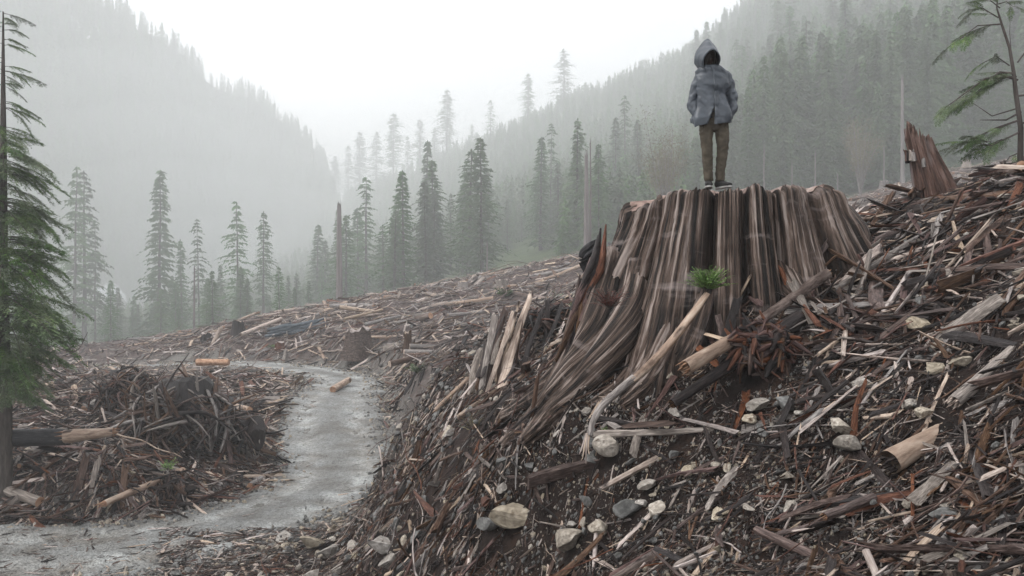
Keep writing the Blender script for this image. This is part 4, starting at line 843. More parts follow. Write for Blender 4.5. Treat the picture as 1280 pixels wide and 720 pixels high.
# hero rocks
def place_rock(px, py, D0, wpx, label, seed, m='rock', sc3=(1, 1, .8), rz=None):
    g = on(px, py, D0, .6, 1.5); s = wpx/FPX*g.y; HERO.append((g.x, g.y-s*.2, g.x, g.y, s*.6))
    o = obj('rock', rock_mesh(seed, M[m]), None, g+Vector((0, 0, s*.3)), (rnd.uniform(-.3, .3), rnd.uniform(-.3, .3), rz if rz is not None else rnd.uniform(0, 6)), (s*sc3[0], s*sc3[1], s*sc3[2]), label=label, cat='rock'); return o
for i, a in enumerate([
 (645,655,10,58,'largest pale angular boulder low in the middle of the slope','rock'),
 (609,665,10.4,36,'dark grey rock leaning against the largest boulder','greyrock'),
 (762,566,8.2,32,'grey green slab shaped rock under the frayed end of the bent pole','rock'),
 (740,580,8.2,22,'small grey rock left below the slab shaped rock','greyrock'),
 (748,665,8.0,32,'tan rock above the bottom edge left of the two small pebbles','rock'),
 (712,688,8.2,40,'rusty brown flat rock low beside the tan rock','rock'),
 (786,645,8,38,'dark flat slate stone right of the tan rock','greyrock'),
 (810,616,7.8,26,'small orange tan rock above the dark slate stone','rock'),
 (803,636,7.8,18,'rounded grey stone right beside the dark slate stone','rock'),
 (788,634,7.9,16,'small golden stone among the rocks by the dark slate','rock'),
 (947,514,7.6,26,'pale rock, upper one of the pair under the fibrous red root mass','rock'),
 (936,530,7.4,26,'pale flat rock, lower one of the pair under the fibrous red root mass','rock'),
 (985,512,7.4,32,'mossy grey stone right of the pair under the red root mass','greyrock'),
 (1051,542,6.6,34,'brownish upright rock, upper left of the short stout log stub','rock'),
 (1064,568,6.5,36,'pale yellowish rock close left of the short stout log stub','rock'),
 (1170,468,6.9,30,'pale rock, left one of the two touching rocks on the right slope','rock'),
 (1197,462,6.9,30,'pale rock, right one of the two touching rocks on the right slope','rock'),
 (1137,512,6.6,22,'whitish stone, left one of two below the touching rocks','rock'),
 (1153,524,6.5,24,'cream stone, right one of two below the touching rocks','rock'),
 (1152,413,7.8,28,'white flat stone high on the right slope','rock'),
 (1176,430,7.4,16,'small tan stone below the white flat stone','rock'),
 (1078,488,7.2,26,'buff stone on the middle of the right slope','rock'),
 (988,640,6.0,26,'small white angular stone on the lower slope','rock'),
 (984,602,6.3,24,'dull tan stone above the white angular stone','rock'),
 (895,590,6.9,22,'golden brown stone alone on the bare dark soil','rock'),
 (1278,350,8.4,28,'tan rock at the right edge high on the slope','rock'),
 (1276,378,7.8,16,'small white rock at the right edge, under the tan one','rock'),
 (1180,652,5.4,30,'dull greenish rock low on the right slope','greyrock'),
 (1262,660,4.8,26,'flat grey brown stone near the lower right corner','greyrock'),
 (1135,700,4.8,24,'pale brown stone at the bottom edge right','rock'),
 (1257,250,9.9,20,'tan stone on the ridge near the young hemlock','rock'),
 (715,662,8.4,22,'pale stone close left of the tan rock','rock'),
 (545,610,13.5,22,'pale flat stone on the road bank','rock'),
 (478,690,16,30,'reddish flat stone on the debris at the bottom edge','rock'),
 (390,690,18.5,34,'pale flat stone in the row along the road junction','rock'),
 (410,697,18.2,24,'rounded pale stone in the middle of the row along the road junction','rock'),
 (442,692,17.4,28,'light grey stone at the right end of the row along the road junction','rock'),
 (355,676,19.6,26,'whitish slab stone at the left end of the row along the road junction','rock'),
 (1000,520,7.2,14,'little cream pebble right of the mossy grey stone','rock'),
 (935,640,6.4,18,'bone white flake of stone on the lower slope','rock'),
]): place_rock(a[0], a[1], a[2], a[3], a[4], 2300+i, a[5])
# ---------------------------------------------------------------- debris spread
LAND = [(645,655,'the largest pale boulder'),(762,566,'the frayed end of the bent pole'),(748,665,'the tan rock near the bottom'),(800,625,'the dark flat slate stone'),(940,522,'the pair of rocks under the red root mass'),(955,455,'the fibrous red root mass'),(1058,555,'the two yellowish rocks by the log stub'),(1183,465,'the two touching rocks'),(1145,518,'the two stones below the touching rocks'),(1152,413,'the white flat stone'),(1078,488,'the buff stone on the right slope'),(988,640,'the small white angular stone'),(895,590,'the golden brown stone'),(1146,560,'the short stout log stub'),(1240,460,'the grey and white burnt log'),(1060,634,'the orange ended stick'),(987,680,'the long split plank near the bottom'),(1094,705,'the pale stick at the lower right edge'),(1262,660,'the flat stone near the lower right corner'),(1125,310,'the long thin pale pole'),(1175,270,'the broken snag'),(1260,260,'the young hemlock'),(1278,350,'the tan rock at the right edge'),(895,435,'the stout pale peeled log'),(1000,360,'the half barked log'),(885,356,'the green hemlock sprig'),(640,430,'the splintered stump'),(690,425,'the brown root mass on the bank'),(400,692,'the row of stones by the road junction'),(215,555,'the big tangled root wad'),(165,515,'the dark brush heap'),(285,555,'the root wad at the road side'),(70,548,'the black burnt log'),(215,625,'the small uprooted stump'),(265,455,'the short orange cut log'),(427,481,'the pinkish cut log'),(300,510,'the pale orange cut log'),(10,500,'the trunk of the near fir'),(448,430,'the wide dark fluted stump'),(545,437,'the stacked long grey logs'),(385,412,'the bluish slab pile'),(270,422,'the leaning pale plank'),(627,360,'the small grey stump'),(578,362,'the small stump on the clearcut'),(860,520,'the bare dark soil below the stump'),(850,680,'the bottom edge at the centre'),(1180,652,'the dull greenish rock'),(1210,560,'the right edge below the burnt log'),(545,610,'the pale flat stone on the bank'),(592,540,'the thin green bush'),(110,610,'the front of the left slash pile'),(480,395,'the log heap left on the clearcut'),(700,340,'the left flank of the giant stump')]
def region(px, py, D):
    l = min(LAND, key=lambda l: math.hypot(l[0]-px, l[1]-py)); d = math.hypot(l[0]-px, l[1]-py)
    if d < 75: return 'close to '+l[2]
    if d < 120: return 'some way from '+l[2]
    if D > 40 and px > 1040: return 'on the misty clearcut behind the ridge'
    if D > 36: return 'on the far clearcut below the tree line'
    if D > 19 and px < 345: return 'in the slash pile left of the gravel road'
    if px < 520 and D > 12.5: return 'beside the junction of the gravel road'
    if px < 760 and py < 520 and D > 9.5: return 'on the bank between road and giant stump'
    if px < 760: return 'on the lower slope left of centre'
    if px > 1040 and py < 400: return 'heaped on the ridge right of the giant stump'
    if px > 1040: return 'on the dark slope at far right'
    if py < 520: return 'at the foot of the giant stump'
    return 'on the dark slope below the giant stump'
CW = {'near': ['pale', 'brown', 'brown', 'red', 'dark', 'dark', 'grey'], 'bank': ['pale', 'brown', 'red', 'brown', 'grey', 'dark'], 'far': ['pale', 'pale', 'grey', 'grey', 'brown', 'red'], 'pile': ['pale', 'grey', 'brown', 'dark', 'dark', 'red']}
CN = {'pale': 'pale', 'brown': 'brown', 'red': 'reddish', 'dark': 'dark', 'grey': 'grey'}
def in_road(x, y): return road_dist(x, y)[0]
def gen(kind, N, seed, box, lens, cw, down=.5):
    """random places in a pixel/distance window; box = (px0, px1, D0, D1)"""
    r = np.random.RandomState(seed); px = r.uniform(box[0], box[1], N); D = np.sqrt(r.uniform(box[2]**2, box[3]**2, N))
    x = (px-640)/FPX*D; z = ground(x, D); py = HY+FPX*(CZ-z)/D; L_ = lens[0]*(lens[1]/lens[0])**(r.rand(N)**1.45)
    ok = (py < 800) & (in_road(x, D) > .1) & (np.hypot(x-SX, D-SY) > 1.6)
    ok &= clear_of(x, D, 1.0 if kind != 'rock' else .7)
    # clumps
    ok &= (vn(x*.9, D*.9, 0, seed % 50)+r.uniform(-.9, 1.1, N)) > -.15
    e = .25; zx = (ground(x+e, D, False)-ground(x-e, D, False))/(2*e); zy = (ground(x, D+e, False)-ground(x, D-e, False))/(2*e)
    fall = np.arctan2(-zy, -zx)
    out = []
    for i in np.where(ok)[0]:
        az = fall[i]+r.normal(0, .75) if r.rand() < down else r.uniform(0, 6.28)
        out.append(dict(kind=kind, x=x[i], y=D[i], z=z[i], px=px[i], py=py[i], L=L_[i], az=az, n=Vector((-zx[i], -zy[i], 1)).normalized(), c=r.choice(CW[cw]), k=r.randint(0, 5), tilt=r.normal(.06, .16), roll=r.uniform(-1, 1), size=L_[i]/D[i]*FPX, zo=r.uniform(.0, .11) if D[i] < 14 else r.uniform(0, .3)))
    return out
def pose(d):
    n = d['n']; X = Vector((math.cos(d['az']), math.sin(d['az']), 0)); X = (X-n*X.dot(n)).normalized(); X = (X+n*d['tilt']).normalized(); Yv = n.cross(X).normalized(); Zv = X.cross(Yv)
    return (Matrix((X, Yv, Zv)).transposed()@Matrix.Rotation(d['roll'], 3, 'X')).to_euler()
sh = []; st = []; rk = []; lg = []
#            kind    N    seed  window               lengths
sh += gen('shard', 7500, 1, (560, 1330, 4.3, 13.5), (.07, .75), 'near', .6)
sh += gen('shard', 1900, 2, (440, 800, 10, 24), (.12, 1.3), 'bank', .15)
sh += gen('shard', 330, 27, (620, 1320, 4.6, 12), (.35, 1.2), 'near', .6)
sh += gen('shard', 900, 12, (1000, 1320, 8.0, 12.5), (.3, 1.3), 'near', .8)
sh += gen('shard', 5200, 3, (-60, 345, 21, 44), (.2, 1.9), 'pile', .3)
sh += gen('shard', 13000, 4, (180, 1320, 36, 112), (.2, 2.6), 'far', .25)
sh += gen('shard', 2200, 5, (180, 520, 15, 21.5), (.1, .6), 'bank', .2)
sh += gen('shard', 3500, 13, (-60, 560, 38, 68), (.35, 2.4), 'far', .25)
st += gen('stick', 3000, 6, (560, 1330, 4.3, 13.5), (.12, .9), 'near', .5)
st += gen('stick', 900, 7, (440, 800, 10, 24), (.3, 2.2), 'bank', .2)
st += gen('stick', 3600, 8, (-60, 345, 21, 44), (.5, 2.8), 'pile', .2)
st += gen('stick', 5200, 9, (180, 1320, 36, 112), (1, 5), 'far', .2)
st += gen('stick', 1300, 10, (180, 520, 15, 21.5), (.2, 1.2), 'bank', .2)
rk += gen('rock', 1700, 14, (560, 1330, 4.3, 13.5), (.025, .12), 'near')
rk += gen('rock', 230, 25, (590, 1010, 6.3, 11), (.06, .2), 'near')
rk += gen('rock', 200, 26, (340, 620, 14, 24), (.12, .4), 'near')
rk += gen('rock', 900, 15, (430, 760, 9, 24), (.04, .26), 'near')
rk += gen('rock', 900, 16, (180, 560, 15.5, 23), (.04, .25), 'near')
rk += gen('rock', 700, 17, (-40, 520, 21, 60), (.06, .4), 'near')
lg += gen('log', 520, 18, (180, 1320, 46, 112), (1.8, 6), 'far', .2)
lg += gen('log', 130, 19, (-60, 345, 22, 46), (1.2, 4), 'pile', .2)
lg += gen('log', 28, 20, (560, 1000, 12, 24), (.6, 1.8), 'bank', .6)
lg += gen('log', 26, 24, (1040, 1330, 7.5, 12), (.5, 1.5), 'near', .8)
hidden = lambda d: (1.0 if not (735 < d['px'] < 1060 and d['y'] > 12.0) else 0)
def in_frame(d): return -20 < d['px'] < 1300 and 150 < d['py'] < 735 and hidden(d)
NAMES = {'shard': 'split_wood', 'stick': 'stick', 'rock': 'rock', 'log': 'log'}
CATS = {'shard': 'split wood', 'stick': 'stick', 'rock': 'rock', 'log': 'log'}
LEFT = {}
for kind, lst, cap in (('shard', sh, 250), ('stick', st, 300), ('rock', rk, 250), ('log', lg, 230)):
    vis = sorted([d for d in lst if in_frame(d)], key=lambda d: -d['size'])
    top = vis[:cap]; ids = set(id(d) for d in top); LEFT[kind] = [d for d in lst if id(d) not in ids]
    med = {}
    for d in top: med.setdefault(region(d['px'], d['py'], d['y']), []).append(d['L'])
    for d in top:
        rg = region(d['px'], d['py'], d['y']); ls = sorted(med[rg]); big = d['L'] >= ls[len(ls)*2//3]; k = d['k']
        if kind == 'shard': me = SH[d['c']][k]; s = (d['L'], min(d['L'], .9)*1.5, min(d['L'], .9)*1.5); lb = '%s %s split wood piece %s' % ('long' if big else 'short', CN[d['c']], rg); g = '%s %s split wood %s' % ('long' if big else 'short', CN[d['c']], rg)
        elif kind == 'stick': me = STK[d['c']][k]; s = (d['L'],)*3; lb = '%s %s stick %s' % ('long' if big else 'short', CN[d['c']], rg); g = '%s %s sticks %s' % ('long' if big else 'short', CN[d['c']], rg)
        elif kind == 'rock':
            pl = k < 3; me = (RK['pale'] if pl else RK['grey'])[(k*3+int(d['px'])) % (7 if pl else 5)]; s = (d['L'], d['L']*.9, d['L']*.8); d['roll'] = 0; d['zo'] = d['L']*.42
            lb = '%s %s stone %s' % ('large' if big else 'small', 'pale' if pl else 'dark grey', rg); g = '%s %s stones %s' % ('large' if big else 'small', 'pale' if pl else 'dark grey', rg)
        else:
            i_ = (k*2+int(d['px'])) % 9; me = LG[i_]; s = (d['L'], min(d['L']*1.0, 4.2), min(d['L']*1.0, 4.2)); d['tilt'] *= .3; d['zo'] = d['L']*.03
            lb = '%s %s log %s' % ('long' if big else 'short', ['bark covered', 'grey weathered', 'pale peeled'][i_ % 3], rg); g = '%s %s logs %s' % ('long' if big else 'short', ['bark covered', 'grey weathered', 'pale peeled'][i_ % 3], rg)
        obj(NAMES[kind], me, None, (d['x'], d['y'], d['z']+d['zo']), pose(d), s, label=lb, cat=CATS[kind], group=g)
ALLSH = [m_ for c in COLS for m_ in SH[c]]; ALLST = [m_ for c in COLS for m_ in STK[c]]
def rest(name, lst, srcs, pick, label, cat):
    scatter_stuff(name, srcs, [(d['x'], d['y'], d['z']+d['zo']) for d in lst], [tuple(pose(d)) for d in lst], [(d['L'],)*3 for d in lst], [pick(d) for d in lst], label, cat)
rest('small_split_wood', LEFT['shard'], ALLSH, lambda d: COLS.index(d['c'])*5+d['k'], 'countless smaller pieces of split wood strewn over the whole clearcut', 'wood debris')
rest('small_sticks', LEFT['stick'], ALLST, lambda d: COLS.index(d['c'])*5+d['k'], 'countless smaller sticks strewn over the whole clearcut', 'wood debris')
rest('small_rocks', LEFT['rock'], RKs, lambda d: d['k'], 'countless small stones strewn over the slope and road banks', 'stones')
rest('far_logs', LEFT['log'], LG, lambda d: (d['k']*2+int(d['px'])) % 9, 'further logs lying over the far clearcut and left pile', 'logs')
# fine litter: chips, bark crumbs, twigs, grit
def litter(name, specs, srcs, wts, label, cat, flat=.35, lift=.004):
    Ps, Rs, Ss, Is = [], [], [], []
    for N, seed, box, lens in specs:
        r = np.random.RandomState(seed); px = r.uniform(box[0], box[1], N); D = np.exp(r.uniform(math.log(box[2]), math.log(box[3]), N))
        x = (px-640)/FPX*D; z = ground(x, D); py = HY+FPX*(CZ-z)/D; rdx = in_road(x, D)
        ok = (py < 780) & ((rdx > -.15) | (name == 'road_litter')) & clear_of(x, D, .95 if name == 'slash_heaps' else .45)
        if name == 'slash_heaps': ok &= ~((D < 13) & (vn(x*.8, D*.8, 0, 131)+.6*vn(x*2.2, D*2.2, 0, 132)-1.1*np.exp(-((px-830)/170)**2)*(py > 520) < -.12+r.uniform(-.25, .25, N))) & (np.hypot(x-SX, D-SY) > 1.5) & (vn(x*1.6, D*1.6, 0, 71)+r.uniform(-1, 1.2, N) > -.35)
        L_ = lens[0]*(lens[1]/lens[0])**(r.rand(N)**2); e = .12
        z = np.where(rdx < 0, np.maximum(z, z+.04), z); zx = (ground(x+e, D)-ground(x-e, D))/(2*e); zy = (ground(x, D+e)-ground(x, D-e))/(2*e); fall = np.arctan2(-zy, -zx)
        sl = np.arctan(np.hypot(zx, zy)); az = np.where(r.rand(N) < .55, fall+r.normal(0, .6, N), r.uniform(0, 6.28, N))
        pitch = sl*np.cos(az-fall)+r.normal(0, flat, N)-.05; roll = sl*np.sin(az-fall)*-1+r.uniform(-.6, .6, N)
        Ps.append(np.stack([x, D, z+lift+L_*.03], -1)[ok]); Rs.append(np.stack([roll, pitch, az], -1)[ok]); Ss.append(np.stack([L_]*3, -1)[ok])
        Is.append(r.choice(len(srcs), N, p=wts)[ok])
    scatter_stuff(name, srcs, np.concatenate(Ps), np.concatenate(Rs), np.concatenate(Ss), np.concatenate(Is), label, cat)
CH = [shard_mesh(900+i, M[c], 5, 2, rnd.uniform(.12, .3), rnd.uniform(.04, .09), .25) for i, c in enumerate(['pale', 'brown', 'brown', 'red', 'dark', 'dark', 'dark', 'grey', 'brown', 'dark', 'pale', 'dark'])]
TW = [stick_mesh(950+i, M[c], .015, 6, 3, 3, .22) for i, c in enumerate(['dark', 'brown', 'dark', 'grey', 'red', 'dark'])]
NEARB = (540, 1340, 3.6, 13.5)
litter('wood_chips', [(26000, 36, (600, 1150, 5.0, 10), (.02, .13)), (52000, 31, NEARB, (.03, .2)), (20000, 32, (420, 820, 9, 26), (.05, .4)), (20000, 33, (-60, 360, 20, 46), (.08, .7)), (12000, 34, (100, 560, 15, 24), (.04, .3)), (60000, 35, (-60, 1320, 34, 115), (.2, 1.2))], CH+TW, [.04]*12+[.52/6]*6, 'dense litter of wood chips, bark crumbs and twigs over the ground', 'wood litter')
BIGW = [m_ for c in ('brown', 'dark', 'red', 'grey', 'pale', 'dark', 'brown') for m_ in SH[c]]
litter('slash_heaps', [(20000, 71, (560, 1340, 3.8, 13.5), (.07, .55)), (2600, 72, (430, 800, 9, 25), (.15, 1.0)), (9000, 73, (-80, 350, 22, 46), (.3, 2.0)), (3000, 74, (1000, 1340, 8, 13), (.25, 1.1)), (22000, 75, (-60, 1320, 36, 112), (.25, 1.6)), (2500, 76, (-60, 220, 21.5, 26), (.15, .9))], BIGW, [1/35]*35, 'tangled heaps of broken split wood covering the slopes', 'wood debris', .24, .03)
litter('road_litter', [(12000, 61, (200, 580, 15.5, 21.6), (.04, .5)), (2200, 62, (-60, 300, 17, 21.5), (.04, .35)), (1500, 63, (250, 520, 22, 50), (.04, .3))], CH+TW, [.055]*12+[.34/6]*6, 'brown bark and wood chips scattered over the gravel road', 'wood litter', .1, .02)
litter('grit', [(16000, 44, (620, 1120, 5.2, 10), (.01, .05)), (6000, 41, NEARB, (.008, .035)), (5000, 42, (420, 820, 8, 26), (.015, .08)), (7000, 43, (-60, 600, 15, 60), (.02, .12))], RKs, [1/6]*6, 'small grit and pebbles between the wood litter', 'gravel')
# loose gravel along the road edges
r = np.random.RandomState(77); N_ = 16000
k = r.randint(0, len(cs2), N_); s_ = r.choice([-1, 1], N_); o_ = cs2[k, 3]*(1+np.abs(r.normal(0, .16, N_)))-r.rand(N_)**2*1.1
gx = cs2[k, 0]-tg[k, 1]*s_*o_+r.normal(0, .15, N_); gy = cs2[k, 1]+tg[k, 0]*s_*o_+r.normal(0, .15, N_); gz = ground(gx, gy)
L_ = .025*(9)**(r.rand(N_)**2.2); gz = np.maximum(gz, gz+.035*(in_road(gx, gy) < 0))
scatter_stuff('road_edge_stones', RKs, np.stack([gx, gy, gz+.01], -1), r.uniform(0, 6, (N_, 3)), np.stack([L_]*3, -1), r.randint(0, 6, N_), 'loose gravel stones along both edges of the road', 'gravel')

# ---------------------------------------------------------------- small plants
def sprig_mesh(seed, m, n=16, L=.5, leaf=.03, up=.5, spread=1.0, per=26):
    r = np.random.RandomState(seed); V = []; F = []; mb = MB()
    for i in range(n):
        a = r.rand()*6.28; d = np.array([math.cos(a)*spread, math.sin(a)*spread, up*r.uniform(.3, 1.6)]); d /= np.linalg.norm(d); l = L*r.uniform(.5, 1.1)
        tube(mb, [(0, 0, 0), tuple(d*l*.6+np.array([0, 0, .04*l])), tuple(d*l-np.array([0, 0, .15*l]))], [.006*L*2, .004*L*2, .001], 3, mi=1, cap=False)
        s = np.cross(d, [0, 0, 1.0]); s /= np.linalg.norm(s)
        for q in range(per):
            t = .25+.75*(q+r.rand())/per; p = d*l*t-np.array([0, 0, .15*l*t**3]); sg = 1 if q % 2 else -1
            e = d*r.uniform(.4, 1)+s*sg*r.uniform(.6, 1.2)+np.array([0, 0, r.uniform(-.4, .3)]); e /= np.linalg.norm(e); w_ = leaf*r.uniform(.6, 1.3)*(1.25-t*.6)
            c = np.cross(e, [0, 0, 1.0])+r.normal(0, .3, 3); c /= np.linalg.norm(c)
            mb.add([p, p+e*w_*1.3+c*w_*.4, p+e*w_*2.6, p+e*w_*1.3-c*w_*.4], [(0, 1, 2, 3)])
    return mb.mesh('foliage', [m, M['trunk']])
def plant(px, py, D0, label, m, seed, L, leaf, up=.5, cat='plant', n=18, name='shrub', lift=0, free=False, per=26):
    g = P(px, py, D0) if free else on(px, py, D0); o = obj(name, sprig_mesh(seed, M[m], n, L, leaf, up, per=per), None, g+Vector((0, 0, lift)), label=label, cat=cat); return o
plant(884, 364, 8.4, 'fresh green hemlock sprig growing at the foot of the giant stump', 'leafb', 1, .33, .014, 1.3, n=100, name='hemlock_sprig', free=True, per=40)
plant(762, 386, 8.5, 'dead rusty red brush clinging to the left flank of the giant stump', 'rust', 2, .34, .009, 1.1, n=60, name='dead_shrub', free=True, per=40)
plant(716, 400, 13.5, 'dull green bush just left of the giant stump', 'needle2', 3, .5, .03, 1, free=False, n=22)
plant(765, 540, 8.4, 'tiny green fern sprig beside the slab shaped rock', 'leafb', 4, .12, .012, .5, n=9, name='fern')
plant(835, 466, 8.6, 'mossy dry tuft beside the bent pole', 'olive', 5, .2, .008, 1, n=20, name='dry_tuft')
plant(520, 468, 30, 'small dark green conifer seedling on the bank above the road', 'needle2', 6, .7, .05, 1, n=24, name='seedling')
plant(592, 540, 18, 'thin green bush on the bank right of the road', 'olive', 7, .6, .02, 1.2, n=20)
plant(210, 608, 24, 'small bright green plant on the uprooted stump in the left pile', 'leafb', 8, .45, .03, 1, lift=.5)
plant(340, 432, 45, 'green patch of brush on the road bank', 'needle2', 9, .6, .05, .6)
plant(128, 460, 46, 'pale green low bush on the crest of the left slash', 'needle2', 10, 1.1, .09, .5)
plant(700, 375, 50, 'small green bush on the clearcut left of the giant stump', 'needle2', 11, .9, .09, .8)
plant(632, 372, 62, 'small green shrub beside the small grey stump on the clearcut', 'needle2', 12, 1.0, .12, .8)
plant(1215, 238, 15, 'low green hemlock boughs at the foot of the young hemlock', 'needle2', 13, .5, .03, .4)

# ---------------------------------------------------------------- near trees
def bough_mesh(seed, m, L=1.0, n=22, wid=.3, droop=.35, leaf=.022, per=12):
    """a flat drooping spray of needles, 1 long on X"""
    r = np.random.RandomState(seed); V = []; F = []; mb = MB(); prev = None; pts = []
    for i in range(9): t = i/8; pts.append((t, .03*math.sin(t*5+seed), .10*t-droop*t*t))
    tube(mb, pts, [.012*(1-.85*i/8) for i in range(9)], 4, mi=1, cap=False)
    for i in range(n):
        t = .18+.82*(i+r.rand())/n; p0 = np.array([t, .03*math.sin(t*5+seed), .10*t-droop*t*t])
        for sg in (-1, 1):
            l = wid*(1.15-t)*(.4 if t < .3 else 1)*r.uniform(.5, 1.2)+.03; d = np.array([r.uniform(.6, 1.1), sg, r.uniform(-.35, .1)]); d /= np.linalg.norm(d)
            k = max(4, int(per*l/wid*1.3))
            for q in range(k):
                u = (q+r.rand())/k; p = p0+d*l*u-np.array([0, 0, .45*l*u*u]); s2 = 1 if q % 2 else -1
                e = d*1.0+np.array([d[1]*-s2*.7, d[0]*s2*.7, r.uniform(-.75, .15)]); e /= np.linalg.norm(e); w_ = leaf*r.uniform(.6, 1.3)
                c = np.cross(e, [0, 0, 1])+r.normal(0, .35, 3); c /= np.linalg.norm(c)
                mb.add([p, p+e*w_+c*w_*.3, p+e*w_*2.1, p+e*w_-c*w_*.3], [(0, 1, 2, 3)])
    return mb.mesh('bough', [m, M['trunk']])
BG = [bough_mesh(i, M['needle2'], droop=.3+.12*i, wid=.34, n=30, leaf=.026, per=22) for i in range(4)]
g = G((4-640)/FPX*23, 23)
t = thing('near_fir', 'large dark green fir with drooping boughs at the left edge of the photograph', 'tree', ((4-640)/FPX*23, 23, g-.2))
mb = MB(); tube(mb, [(0, 0, 0), (.05, 0, 2.5), (-.02, 0, 6), (0, 0, 10), (0, 0, 14)], [.24, .19, .15, .09, .02], 12, noise=.08); obj('trunk', mb.mesh('trunk', M['trunk']), t)
rr = random.Random(4)
for py, L_, ez in [(38,.75,.1),(62,.8,-.1),(98,1.0,0),(118,.6,.2),(150,1.0,.3),(182,1.2,.1),(205,1.4,0),(232,1.5,0),(258,1.7,-.1),(285,1.9,0),(300,1.2,.2),(318,2.0,0),(345,2.1,-.1),(362,1.6,.2),(385,2.3,0),(402,1.7,.1),(428,2.1,-.1),(450,1.3,.2),(475,1.5,.1),(500,1.2,0),(410,2.0,.2),(440,1.8,.1),(460,1.6,.1),(335,1.9,.1),(270,1.6,.1),(218,1.3,.1)]:
    z = CZ+(HY-(py-14))/FPX*23-(g-.2)
    for q in range(11 if py > 150 else 7):
        a = rr.uniform(-2.6, 1.2) if q else rr.uniform(-.5, .2); s = L_*rr.uniform(.75, 1.1)*(1 if abs(a) < 1 else .8)*(.5 if q > 9 else 1)
        obj('bough', rr.choice(BG), t, (0, 0, z+rr.uniform(-.25, .25)), (rr.uniform(-.25, .25), rr.uniform(-.1, .25)+ez*.3, a), (s, s, s))
# bare dead limb of it
kid('dead_limb', ribbed([P(10,452,23), P(48,428,22.8), P(92,440,22.6), P(110,415,22.5)], [.035, .02, .014, .005], 3301, .1, n=6, sub=4, m=M['trunk'], name='dead_limb'), t)
# young hemlock on the right ridge
bx = on(1277, 222, 11.2, .9, 1.4); Dh = bx.y
t = thing('young_hemlock', 'sparse young hemlock with a thin crooked stem at the upper right edge', 'tree', bx)
W = lambda px, py, dy=0: P(px, py, Dh+dy)-bx
mb = MB(); tube(mb, [W(1277, 240), W(1275, 200), W(1276, 160), W(1270, 118), W(1267, 90), W(1262, 60), W(1252, 30), W(1246, 10), W(1248, -15)], [.045, .04, .036, .031, .026, .021, .016, .011, .004], 9, noise=.08); obj('trunk', mb.mesh('trunk', M['trunk'], True), t)
BH = [bough_mesh(20+i, M['needle2'], droop=.15+.1*i, wid=.3, n=26, leaf=.026, per=20) for i in range(3)]
def limb(a, b, c, s, nb=5, th_=.014, seed=0, foliage=True):
    A, B_, C_ = W(*a), W(*b), W(*c); mb = MB(); tube(mb, [A, B_, C_], [th_, th_*.7, th_*.25], 5, noise=.1); lm = obj('limb', mb.mesh('limb', M['trunk'], True), t)
    r = random.Random(seed)
    if foliage:
        for i in range(nb):
            u = (i+1)/nb; p = A*(1-u)**2+B_*2*u*(1-u)+C_*u*u; d = (C_-B_ if u > .5 else B_-A).normalized()
            az = math.atan2(d.y, d.x)+r.uniform(-.9, .9); q = s*r.uniform(.7, 1.15)
            obj('bough', r.choice(BH), lm, p, (r.uniform(-.5, .5), -math.asin(max(-1, min(1, d.z)))*.8+r.uniform(-.1, .35), az), (q, q, q))
limb((1248,22),(1228,10),(1212,14),.3,6,.01,1); limb((1250,10),(1240,2),(1230,-6),.3,5,.01,2); limb((1248,5),(1258,2),(1266,8),.25,4,.01,3)
limb((1252,30),(1222,32),(1190,56),.34,9,.012,4); limb((1262,82),(1245,70),(1226,80),.26,5,.01,5)
limb((1270,96),(1232,98),(1182,134),.42,15,.02,6); limb((1272,100),(1248,92),(1215,120),.4,10,.02,7); limb((1268,92),(1250,90),(1240,96),.35,6,.02,8)
limb((1275,150),(1245,160),(1212,175),.42,9,.018,9); limb((1275,165),(1240,182),(1215,178),.5,9,.016,10); limb((1276,140),(1258,150),(1225,150),.01,1,.018,11, False); limb((1270,136),(1240,145),(1215,128),.01,1,.012,12, False)
limb((1275,155),(1290,150),(1310,165),.4,7,.016,13); limb((1272,120),(1290,118),(1310,125),.35,6,.016,14); limb((1276,190),(1262,196),(1248,214),.28,5,.012,15); limb((1272,78),(1285,60),(1300,66),.3,5,.012,16); limb((1265,75),(1262,40),(1263,20),.01,1,.006,17, False)

